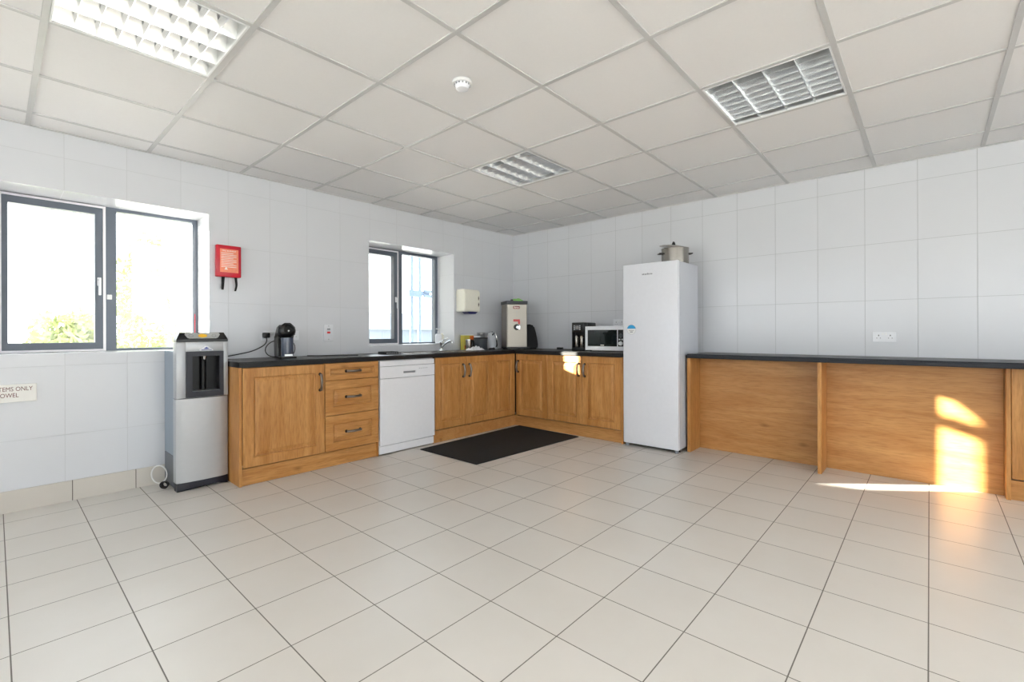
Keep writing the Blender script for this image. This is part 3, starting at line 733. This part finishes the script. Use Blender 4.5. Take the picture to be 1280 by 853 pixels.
for P, Q in ((A, A2), (A2, B)):
    for k in range(4): bm.faces.new((P[k], P[(k+1) % 4], Q[(k+1) % 4], Q[k]))
bm.faces.new(A[::-1]); bm.faces.new(B); cap = obj('top_cap', bm, M['black'], t)
ang = math.atan2(1.096-1.048, .020)
def onslope(x, s, z):   # s along the slope 0..1
    return (x, 3.818+.020*s-.0006-z, 1.048+.048*s)
bm = BM(); prism(bm, [(.885, 1.094), (1.087, 1.094), (1.094, 1.082), (1.080, 1.060), (1.066, 1.054), (.905, 1.054), (.893, 1.060), (.879, 1.082)], 'y', -.002, 0)
for v in bm.verts: v.co.y += 3.818+.020*(v.co.z-1.048)/.048-.0005
pn = obj('control_panel', bm, M['alum'], t)
bm = BM(); prism(bm, [(.985+.028*math.cos(k*PI/8), 1.0735+.0125*math.sin(k*PI/8)) for k in range(16)], 'y', -.0035, -.0022)
for v in bm.verts: v.co.y += 3.818+.020*(v.co.z-1.048)/.048-.0005
obj('display', bm, M['yellow'], pn)
for bxx in (.915, 1.055):
    bm = BM(); tube(bm, [(bxx+.013*math.cos(k*PI/8), 3.818+.020*(.0255+.009*math.sin(k*PI/8))/.048-.003, 1.0735+.009*math.sin(k*PI/8)) for k in range(16)], .0012, 6, True); obj('button', bm, M['greyp'], pn)
bm = BM(); prism(bm, [(.966, .968), (1.046, .968), (1.048, .974), (1.012, 1.001), (1.000, 1.001), (.962, .974)], 'y', 3.8155, 3.8168); st = obj('logo_sticker', bm, M['whited'], t)
bm = BM(); prism(bm, [(.988, .980), (1.024, .980), (1.006, .994)], 'y', 3.8148, 3.8155); box(bm, .975, 1.038, 3.8148, 3.8155, .972, .976); obj('emblem', bm, M['navyp'], st)
bm = BM(); prism(bm, [(.832, 3.83), (.90, 3.815), (1.075, 3.815), (1.141, 3.83), (1.141, 3.90), (.832, 3.90)], 'z', .0, .058)
for v in bm.verts:
    if v.co.z < .01 and .89 < v.co.x < 1.08 and v.co.y < 3.82: v.co.z = .018
obj('base', bm, M['navy'], t)
# hose loop beside it
t = thing('water_hose', 'loop of pale hose with black coil at the foot of the water dispenser', 'hose', (.80, 4.12, 0))
bm = BM(); tube(bm, [(.772+.036*math.cos(2*PI*k/24), 4.03-.040*math.cos(2*PI*k/24), .100+.062*math.sin(2*PI*k/24)) for k in range(24)], .0042, 8, True); obj('hose', bm, M['tubew'], t, True)
bm = BM()
for q in range(3): tube(bm, [(.790+.009*q*.67+(.018-.002*q)*math.cos(2*PI*k/20), 3.985+.009*q*.7-(.018-.002*q)*math.cos(2*PI*k/20), .030+(.022-.002*q)*math.sin(2*PI*k/20)) for k in range(20)], .005, 7, True)
obj('coil', bm, M['black'], t, True)
# plug and cord
t = thing('power_cord', 'black plug and cord running from the wall socket to the water dispenser', 'power cord', (1.528, 4.13, 1.06))
bm = BM(); box(bm, 1.502, 1.552, 4.125, 4.170, 1.052, 1.094, .006, 2); obj('plug', bm, M['black'], t, True)
bm = BM(); tube(bm, spline([(1.528, 4.145, 1.054), (1.528, 4.143, 1.02), (1.50, 4.14, .985), (1.42, 4.14, .945), (1.32, 4.14, .922), (1.22, 4.14, .905), (1.148, 4.12, .895)], 6), .0042, 7); obj('cord', bm, M['cord'], t, True)

# ------------------------------------------------------------------ capsule coffee machine
t = thing('capsule_coffee_machine', 'glossy black capsule coffee machine with rounded head on the worktop', 'coffee machine', (1.605, 3.955, W_TOP+.0005), R(-9), local=True)
bm = BM()      # side shells: tall rounded silhouette extruded across the width
sil = [(-.02, 0), (.095, 0), (.112, .03), (.118, .10), (.105, .17), (.06, .225), (.02, .262), (-.03, .275), (-.06, .262), (-.078, .235), (-.075, .205), (-.05, .185), (-.018, .17), (-.012, .09)]
prism(bm, sil, 'x', -.062, .062, .012, 3); obj('body', bm, M['black'], t, True)
bm = BM(); bmesh.ops.create_uvsphere(bm, u_segments=28, v_segments=18, radius=1.); xf(bm, Matrix.Translation((0, -.045, .222)) @ Matrix.Diagonal((.068, .060, .060, 1))); obj('head', bm, M['black'], t, True)
bm = BM(); cyl(bm, (0, -.098, .232), (0, -.108, .230), .034, .030, n=28); obj('face_plate', bm, M['blackm'], t, True)
bm = BM(); cyl(bm, (0, -.108, .224), (0, -.112, .223), .007, n=14); obj('button', bm, M['chrome'], t, True)
bm = BM(); tube(bm, [(-.045, -.06, .262), (-.02, -.075, .282), (.02, -.075, .282), (.045, -.06, .262)], .006, 8); obj('locking_lever', bm, M['black'], t, True)
bm = BM(); cyl(bm, (0, -.058, .018), (0, -.058, .168), .048, .048, n=28); obj('tank', bm, M['tankg'], t, True)
bm = BM(); box(bm, -.060, .060, -.112, .02, .0, .016, .005); obj('base', bm, M['black'], t, True)
bm = BM(); box(bm, -.03, .03, -.1095, -.1065, .018, .034, .001); obj('drip_grid', bm, M['alum'], t)
t = thing('power_cord', 'thin black cord looping round behind the capsule coffee machine', 'power cord', (1.6, 4.08, W_TOP))
bm = BM(); tube(bm, spline([(1.62, 4.10, 1.03), (1.56, 4.10, 1.02), (1.515, 4.10, .985), (1.50, 4.09, .94), (1.52, 4.07, .905), (1.57, 4.06, .892), (1.66, 4.07, .892), (1.72, 4.09, .905), (1.745, 4.10, .95), (1.735, 4.10, 1.0), (1.70, 4.12, 1.03)], 6), .0035, 7)
obj('cord', bm, M['cord'], t, True)

# ------------------------------------------------------------------ water boiler in the corner
bl = Vector((4.26, 3.79, W_TOP+.0005)); face = math.atan2(bl.y, bl.x)-PI/2
t = thing('water_boiler', 'tall stainless steel hot water boiler standing in the worktop corner', 'water boiler', bl, face+R(16), local=True)
hw = .127
bm = BM(); box(bm, -hw, hw, -.125, .13, .030, .545, .003); obj('casing', bm, M['steelb'], t)
bm = BM(); box(bm, -hw+.006, hw-.006, -.140, -.1255, .030, .543, .004); fp = obj('front_panel', bm, M['steelb'], t)
bm = BM(); box(bm, -hw-.006, hw+.003, -.146, .135, .5455, .583, .003); obj('lid', bm, M['navy'], t)
bm = BM(); box(bm, -.052, .030, -.1425, -.1402, .487, .522, .001); bd = obj('badge', bm, pbr('maroon_badge', (120, 52, 56), .4), t)
text('lettering', 'Burco', .024, M['labelw'], (-.011, -.1430, .5045), FACE_Y, bd)
bm = BM(); box(bm, -.05, .032, -.1420, -.1402, .335, .362, .0005); box(bm, .008, .034, -.1422, -.1401, .305, .335); obj('warning_label', bm, M['rock_r'], t)
bm = BM()
for z in (.455, .430, .405): box(bm, -.016, .002, -.1415, -.1402, z, z+.004)
obj('indicator', bm, M['greyp'], t)
bm = BM(); cyl(bm, (-.008, -.140, .268), (-.008, -.168, .268), .036, .030, n=28); k = obj('tap', bm, M['black'], t, True)
bm = BM(); cyl(bm, (-.008, -.168, .268), (-.008, -.176, .268), .013, n=16); box(bm, .008, .026, -.172, -.150, .240, .285, .003); obj('tap_lever', bm, M['chrome'], k)
bm = BM(); box(bm, -hw-.005, hw+.02, -.150, .13, .012, .0295, .003)
for sxx in (-.1, .1):
    for syy in (-.12, .10): cyl(bm, (sxx, syy, 0), (sxx, syy, .013), .014, n=12)
obj('base_tray', bm, M['black'], t)
# green cloth on top
n = 14; bm = BM(); G = [[None]*(n+1) for _ in range(n+1)]
R0 = Matrix.Translation(bl) @ Matrix.Rotation(face+R(16), 4, 'Z')
for i in range(n+1):
    for j in range(n+1):
        u, v = i/n*2-1, j/n*2-1; e = max(0, 1-(u*u+v*v)*.5)
        G[i][j] = bm.verts.new(R0 @ Vector((.02+.062*u, -.06+.05*v, .5845+.006+e*(.024+.006*math.sin(6*u+2*v)))))
for i in range(n):
    for j in range(n): bm.faces.new((G[i][j], G[i+1][j], G[i+1][j+1], G[i][j+1]))
ex = bmesh.ops.extrude_face_region(bm, geom=list(bm.faces))
for v in ex['geom']:
    if isinstance(v, bmesh.types.BMVert): v.co.z = bl.z+.5838
tag(obj('folded_cloth', bm, M['green'], None, True), 'folded green cloth on top of the water boiler', 'cloth')
bm = BM(); box(bm, -.068, -.046, -.12, -.08, .5838, .603, .003); xf(bm, R0); tag(obj('bottle_cap', bm, M['black']), 'small black cap beside the green cloth on the boiler', 'cap')
# black bag right of the boiler
bm = BM(); sil = [(0, 0), (.150, 0), (.160, .03), (.150, .12), (.128, .22), (.105, .285), (.075, .305), (.02, .305), (0, .29)]
prism(bm, sil, 'y', 0, .11, .016, 3); xf(bm, R0 @ Matrix.Translation((.150, -.015, 0)))
tag(obj('tote_bag', bm, M['bag'], None, True), 'black upright bag leaning beside the right side of the boiler', 'bag')
# kettle left of the boiler
kx, ky = 4.09, 4.0
t = thing('electric_kettle', 'pale grey jug kettle with looped handle left of the boiler', 'kettle', (kx, ky, W_TOP))
bm = BM(); lathe(bm, kx, ky, [(.072, 0), (.074, .012), (.066, .016), (.064, .1), (.056, .17), (.050, .195), (.035, .205), (0, .208)], 32, W_TOP+.0005); obj('body', bm, M['kettle'], t, True)
bm = BM(); tube(bm, spline([(kx-.045, ky-.05, W_TOP+.175), (kx-.052, ky-.085, W_TOP+.205), (kx-.045, ky-.105, W_TOP+.17), (kx-.03, ky-.105, W_TOP+.10), (kx-.01, ky-.085, W_TOP+.045), (kx-.005, ky-.06, W_TOP+.03)], 6), .009, 10); obj('handle', bm, M['chrome'], t, True)
bm = BM(); cyl(bm, (kx, ky, W_TOP+.208), (kx, ky, W_TOP+.222), .012, .009, n=14); obj('lid_knob', bm, M['greyp'], t, True)
# dark cable coil
bm = BM(); tube(bm, [(3.985+.045*math.cos(k*.5)*(1-.006*k), 3.90+.028*math.sin(k*.5)*(1-.006*k), W_TOP+.006+.0004*k) for k in range(40)], .0045, 6)
tag(obj('cable', bm, M['cord'], None, True), 'coiled black cable on the worktop left of the boiler', 'cable')

# ------------------------------------------------------------------ right run: coffee maker, microwave, bits
bm = BM(); box(bm, 4.49, 4.525, 3.285, 3.315, W_TOP+.0005, W_TOP+.026, .003); box(bm, 4.49, 4.525, 3.245, 3.275, W_TOP+.0005, W_TOP+.026, .003); box(bm, 4.498, 4.516, 3.27, 3.29, W_TOP+.002, W_TOP+.014); tube(bm, spline([(4.508, 3.25, W_TOP+.006), (4.50, 3.15, W_TOP+.005), (4.52, 3.06, W_TOP+.005), (4.56, 2.97, W_TOP+.005)], 5), .0035, 6)
tag(obj('plug_adapter', bm, M['black']), 'small black plug adapter with cable left of the twin coffee maker', 'plug')
t = thing('coffee_maker', 'black filter coffee maker with steel buttons beside the microwave', 'coffee maker', (4.32, 2.875, W_TOP+.0005), R(-90), local=True)
# local: x to the right seen from the room, -y toward the room
bm = BM(); box(bm, -.082, .082, .03, .21, .0, .312, .012, 3); box(bm, -.082, .082, -.035, .04, .205, .312, .008, 3); box(bm, -.082, .082, -.035, .04, .0, .035, .004); box(bm, -.082, -.070, -.03, .04, .03, .21); box(bm, .070, .082, -.03, .04, .03, .21); obj('body', bm, M['black'], t, True)
bm = BM(); box(bm, -.055, .035, -.0375, -.035, .225, .285, .001); cpn = obj('control_panel', bm, M['grey'], t)
for q, z in enumerate((.232, .250, .268)):
    for xx in (-.052, .020):
        bm = BM(); box(bm, xx, xx+.014, -.0395, -.0375, z, z+.011, .001, 1); obj('button', bm, M['alum'], cpn)
bm = BM(); box(bm, -.030, .012, -.0395, -.0375, .236, .276, .001, 1); obj('display', bm, M['steel'], cpn)
for cxx in (-.036, .034):
    bm = BM(); lathe(bm, cxx, .0, [(.024, 0), (.026, .004), (.026, .115), (.020, .13), (.0, .132)], 24, .037); cup = obj('steel_flask', bm, M['steel'], t, True)
    bm = BM(); tube(bm, spline([(cxx+.022, -.01, .145), (cxx+.030, -.035, .135), (cxx+.030, -.035, .08), (cxx+.022, -.012, .065)], 5), .004, 8); obj('handle', bm, M['black'], cup, True)
# microwave
t = thing('microwave', 'silver microwave with dark glass door beside the fridge', 'microwave', (4.45, 2.51, W_TOP))
MX, y0, y1, z0, z1 = 4.258, 2.262, 2.762, W_TOP+.014, 1.152
bm = BM(); box(bm, MX+.022, 4.60, y0, y1, z0, z1, .006); obj('casing', bm, M['silver'], t)
bm = BM(); slab(bm, [y0, 2.30, 2.372, 2.380, 2.734, y1], [z0, z0+.042, z1-.038, z1], MX, MX+.0215, lambda i, j: not (j == 1 and i in (1, 3)), lambda u, v, w: (w, u, v)); obj('door_frame', bm, M['white'], t)
bm = BM(); box(bm, MX+.004, MX+.014, 2.381, 2.733, z0+.043, z1-.039); g = obj('door_glass', bm, M['darkglass'], t)
bm = BM(); box(bm, MX+.003, MX+.014, 2.301, 2.371, z0+.043, z1-.039); cpn = obj('control_panel', bm, M['black'], t)
bm = BM(); cyl(bm, (MX+.003, 2.338, z0+.075), (MX-.014, 2.338, z0+.075), .022, .020, n=24); obj('knob', bm, M['whited'], cpn, True)
bm = BM(); cyl(bm, (MX+.003, 2.338, z0+.155), (MX-.010, 2.338, z0+.155), .020, .018, n=24); obj('knob', bm, M['grey'], cpn, True)
for yy in (2.352, 2.322):
    bm = BM(); box(bm, MX-.001, MX+.003, yy-.008, yy+.008, z0+.108, z0+.122, .001, 1); obj('button', bm, M['whited'], cpn)
bm = BM(); box(bm, MX+.0030, MX+.0038, 2.535, 2.575, z0+.050, z0+.058); obj('wordmark', bm, M['labelw'], g)
for a in (4.30, 4.56):
    for b in (y0+.04, y1-.04):
        bm = BM(); cyl(bm, (a, b, W_TOP+.0005), (a, b, z0+.001), .014, n=12); obj('foot', bm, M['rubber'], t)

# ------------------------------------------------------------------ fridge and stockpot
FX, FY0, FY1, FZ1 = 4.058, 1.662, 2.203, 1.731
t = thing('tall_fridge', 'tall white single-door fridge between cabinets and breakfast bar', 'fridge', (4.3, 1.93, 0))
bm = BM(); box(bm, 4.105, 4.545, FY0+.002, FY1-.002, .030, FZ1-.004, .006); obj('cabinet', bm, M['fridge_shaded'], t)
bm = BM(); box(bm, FX, 4.100, FY0, FY1, .028, FZ1, .008, 3); dr = obj('door', bm, M['fridge'], t, True)
bm = BM(); box(bm, 4.100, 4.105, FY0+.008, FY1-.008, .035, FZ1-.01); obj('door_seal', bm, M['greyp'], t)
text('wordmark', 'Lec', .001, M['greyp'], (FX-.0005, 1.95, 1.62), FACE_X, dr) if 0 else None
bm = BM()
for k, (a, h) in enumerate(((0, .012), (.013, .014), (.027, .010), (.038, .012), (.052, .016), (.064, .012), (.080, .012), (.092, .010))):
    box(bm, FX-.0008, FX-.0001, 2.003-a-.009, 2.003-a, 1.622, 1.622+h)
obj('wordmark', bm, M['greyp'], dr)
yc, zc, rr = 2.114, 1.112, .046
bm = BM(); cyl(bm, (FX-.0002, yc, zc), (FX-.0010, yc, zc), rr, n=36); stk = obj('sticker', bm, M['whited'], dr)
bm = BM(); prism(bm, [(yc+rr*.98*math.cos(a), zc+rr*.98*math.sin(a)) for a in [R(12)+R(156)*k/14 for k in range(15)]], 'x', FX-.0016, FX-.0010); obj('print', bm, M['cyan'], stk)
bm = BM(); tube(bm, [(FX-.0012, yc+rr*math.cos(2*PI*k/36), zc+rr*math.sin(2*PI*k/36)) for k in range(36)], .0009, 4, True); box(bm, FX-.0014, FX-.001, yc-.026, yc+.026, zc-.010, zc-.006); box(bm, FX-.0014, FX-.001, yc-.014, yc+.014, zc-.026, zc-.018); obj('print', bm, M['greyp'], stk)
for a in (4.085, 4.50):
    for b in (FY0+.03, FY1-.03):
        bm = BM(); cyl(bm, (a, b, 0), (a, b, .030), .017, n=14); obj('foot', bm, M['greyp'] if a < 4.2 else M['rubber'], t)
bm = BM(); box(bm, 4.12, 4.13, FY0+.01, FY1-.01, .006, .03); obj('gap_shade_strip', bm, M['black'], t)  # black strip standing in for the dark gap under the fridge
# stockpot
px_, py_ = 4.295, 1.795; pz = FZ1-.0035
px_, py_ = 4.33, 1.80
t = thing('stockpot', 'stainless steel stockpot with tilted lid and black handles on top of the fridge', 'pot', (px_, py_, pz))
bm = BM(); lathe(bm, px_, py_, [(.118, 0), (.124, .006), (.124, .148), (.127, .152), (.122, .152), (.119, .146), (.119, .008), (0, .008)], 40, pz); obj('pan', bm, M['steel'], t, True)
cdir = Vector((math.cos(YAW), math.sin(YAW), 0)); rdir = Vector((cdir.y, -cdir.x, 0))
bm = BM(); lathe(bm, 0, 0, [(.126, 0), (.127, .004), (.10, .014), (.04, .024), (0, .026)], 40); 
LM = Matrix.Translation(Vector((px_, py_, pz+.158))+rdir*-.018+Vector((0, 0, .007))) @ Matrix.Rotation(R(6), 4, Vector(cdir)) @ Matrix.Rotation(R(7), 4, Vector(rdir))
xf(bm, LM); ld = obj('lid', bm, M['steel'], t, True)
bm = BM(); prism(bm, [(-.028, 0), (.028, 0), (.022, .018), (.008, .034), (-.010, .026)], 'y', -.007, .007, .003, 2); xf(bm, LM @ Matrix.Translation((0, 0, .024)) @ Matrix.Rotation(.9, 4, 'Z')); obj('lid_knob', bm, M['black'], ld, True)
for s in (-1, 1):
    c0 = Vector((px_, py_, pz+.105))+rdir*s*.122
    bm = BM(); tube(bm, [c0+cdir*-.03, c0+cdir*-.03+rdir*s*.032, c0+cdir*.03+rdir*s*.032, c0+cdir*.03], .006, 8); obj('side_handle', bm, M['black'], t, True)
# metal rivet plate seen on the right of the pot
# ------------------------------------------------------------------ breakfast bar
BX = 4.19; BZ0, BZ1 = .851, .889
bm = BM(); box(bm, BX, XB-.0005, -1.005, 1.645, BZ0, BZ1)
es = [e for e in bm.edges if all(abs(v.co.x-BX) < 1e-4 for v in e.verts) or all(abs(v.co.y-1.645) < 1e-4 and abs(v.co.z-BZ1) < 1e-4 for v in e.verts)]
bmesh.ops.bevel(bm, geom=es, offset=.009, segments=3, affect='EDGES')
tag(obj('bar_worktop', bm, M['worktopb'], None), 'long dark worktop of the breakfast bar along the right wall', 'worktop')
t = thing('breakfast_bar_base', 'oak breakfast bar base with back panel and upright dividers', 'breakfast bar', (4.44, .6, 0))
bm = BM(); box(bm, 4.445, 4.463, -.362, 1.640, .0, BZ0-.001); obj('back_panel', bm, M['oaky'], t)
bm = BM(); box(bm, 4.205, 4.444, 1.612, 1.640, .0, BZ0-.001, .001, 1); obj('end_panel', bm, M['oak'], t)
bm = BM(); box(bm, 4.205, 4.444, .614, .640, .0, BZ0-.001, .001, 1); obj('divider', bm, M['oak'], t)
t = thing('base_cabinet', 'oak base cabinet at the far right end of the breakfast bar', 'cabinet', (4.5, -.68, 0))
bm = BM(); box(bm, 4.350, XB-.011, -.386, -.364, .0, BZ0-.001, .001, 1); obj('end_panel', bm, M['oak'], t)
bm = BM(); box(bm, 4.385, XB-.011, -1.0, -.387, .150, BZ0-.001); obj('carcass', bm, M['oakin'], t)
front('door', TB, 4.362, -.389, .135, .60, .710, t, M['oak'])
bm = BM(); box(bm, 4.372, 4.384, -1.0, -.387, .0, .126); obj('plinth', bm, M['oaky'], t)

# floor mat
bm = BM(); prism(bm, [(2.645, 3.530), (2.648, 2.775), (4.055, 2.715), (4.085, 3.560)], 'z', .0005, .009, .002, 1)
tag(obj('floor_mat', bm, M['mat']), 'large black rectangular mat on the tiles in front of the sink cabinets', 'mat')

# ------------------------------------------------------------------ outside
bm = BM(); box(bm, -40, 40, -40, 60, -.35, -.15); o = struct('ground', bm, M['ground'])
# unseen blockers, invented and cut to shape the low sun into patches indoors
T_AZ, T_EL = .785, .235
bm = BM(); prism(bm, [(-1.9, -.15), (.0, -.15), (.0, 1.50), (-.205, 1.60), (-.205, 2.115), (-.02, 2.125), (-.02, 2.195), (-.205, 2.20), (-.205, 2.24), (-.07, 2.36), (-.07, 3.2), (-1.9, 3.2)], 'y', 5.60, 5.68); struct('sun_blocker_left', bm, M['render'])
bm = BM(); slab(bm, [1.46, 1.73, 1.95, 2.80], [-.15, 1.50, 1.79, 3.2], 5.60, 5.70, lambda i, j: not (i == 1 and j == 1), lambda u, v, w: (u, w, v)); struct('sun_blocker_right', bm, M['render'])
def shrub(x, y, h, r, label, seed):
    rnd = random.Random(seed)
    t = thing('garden_shrub', label, 'shrub', (x, y, -.15), group='shrubs outside the left window')
    bm = BM(); tube(bm, [(x, y, -.15), (x+.03, y, h*.3), (x-.02, y+.02, h*.7)], [.04, .03, .015], 7); obj('stem', bm, M['trunk'], t)
    bm = BM()
    for k in range(3200):
        a = rnd.uniform(0, 2*PI); b = math.acos(rnd.uniform(-1, 1)); q = r*rnd.uniform(.45, 1.)**.6*(1+.25*math.sin(3*a+seed)*math.sin(4*b))
        c = Vector((x+q*math.sin(b)*math.cos(a), y+q*math.sin(b)*math.sin(a), h*.58+q*1.35*math.cos(b)))
        if c.z < -.1: continue
        u = Vector((rnd.gauss(0, 1), rnd.gauss(0, 1), rnd.gauss(0, 1))).normalized(); v = u.orthogonal().normalized(); s = rnd.uniform(.04, .07)
        P = [c-u*s, c+v*s*.45, c+u*s, c-v*s*.45]
        bm.faces.new([bm.verts.new(p) for p in P])
    obj('foliage', bm, M['leaf'], t)
shrub(1.85, 8.9, 2.6, .80, 'pale green shrub outside behind the right pane of the left window', 3)
shrub(.55, 7.0, 1.25, .42, 'lower pale shrub outside behind the left sash of the left window', 5)
# posts and low building beyond the small window
t = thing('post_frame', 'two slim grey-blue posts with a crossboard outside the small window', 'posts', (5.9, 7.6, -.15))
for x in (5.50, 5.69):
    bm = BM(); cyl(bm, (x, 7.6, -.15), (x, 7.6, 3.6), .035, n=16); obj('post', bm, M['post'], t, True)
bm = BM(); box(bm, 5.37, 5.69, 7.50, 7.54, 1.80, 1.93, .01); box(bm, 5.74, 5.95, 7.50, 7.54, 1.90, 1.95, .01); box(bm, 5.74, 5.95, 7.50, 7.54, 1.80, 1.86, .01); box(bm, 5.45, 5.9, 7.54, 7.5545, 1.84, 1.92); obj('crossboard', bm, M['post'], t)
t = thing('outbuilding', 'low pale building with shallow roof far outside the small window', 'building', (12, 20, -.15))
bm = BM(); box(bm, 9.5, 17.0, 18, 22, -.15, 1.25); obj('wall', bm, M['roof'], t)
bm = BM(); prism(bm, [(17.8, 1.25), (22.2, 1.25), (20, 2.1)], 'x', 9.2, 17.3); obj('roof', bm, pbr('roof_sheet', (150, 156, 164), .7), t)

# ------------------------------------------------------------------ light
w = bpy.data.worlds.new('sky'); sc.world = w; w.use_nodes = True
nt = w.node_tree; bg = nt.nodes['Background']
tc = nt.nodes.new('ShaderNodeTexCoord'); sp = nt.nodes.new('ShaderNodeSeparateXYZ'); nt.links.new(tc.outputs['Generated'], sp.inputs[0])
rp = nt.nodes.new('ShaderNodeValToRGB'); nt.links.new(sp.outputs[2], rp.inputs[0])
rp.color_ramp.elements[0].position = 0.; rp.color_ramp.elements[0].color = (.96, .975, 1., 1)
rp.color_ramp.elements[1].position = .7; rp.color_ramp.elements[1].color = (.80, .89, 1., 1)
nt.links.new(rp.outputs[0], bg.inputs[0]); bg.inputs[1].default_value = 3.1
L = bpy.data.lights.new('sun', 'SUN'); L.energy = 50.; L.angle = R(.5); L.color = (1., .92, .80)
so = link('sun', L); ca = math.atan(T_EL); n_ = math.hypot(T_AZ, 1)
dv = Vector((T_AZ/n_*math.cos(ca), -1/n_*math.cos(ca), -math.sin(ca))); so.rotation_euler = dv.to_track_quat('-Z', 'Y').to_euler()

# ------------------------------------------------------------------ camera
cd = bpy.data.cameras.new('camera'); cam = link('camera', cd); sc.camera = cam
cd.sensor_width = 36.; cd.lens = 581.3/1280*36; cd.shift_y = (416.32-426.5)/1280; cd.clip_start = .02; cd.clip_end = 200
fw = Vector((math.cos(YAW), math.sin(YAW), 0)); rt = Vector((fw.y, -fw.x, 0)); up = Vector((0, 0, 1))
r2 = rt*math.cos(ROLL)+up*math.sin(ROLL); u2 = up*math.cos(ROLL)-rt*math.sin(ROLL)
mt = Matrix((r2, u2, -fw)).transposed().to_4x4(); mt.translation = CAM; cam.matrix_world = mt

sc.view_settings.view_transform = 'Standard'; sc.view_settings.look = 'None'; sc.view_settings.gamma = 1.; sc.view_settings.use_curve_mapping = False
sc.view_settings.exposure = .74
sc.cycles.use_denoising = True
sc.cycles.max_bounces = 12; sc.cycles.diffuse_bounces = 7; sc.cycles.glossy_bounces = 6; sc.cycles.transparent_max_bounces = 12
sc.cycles.sample_clamp_indirect = 12.
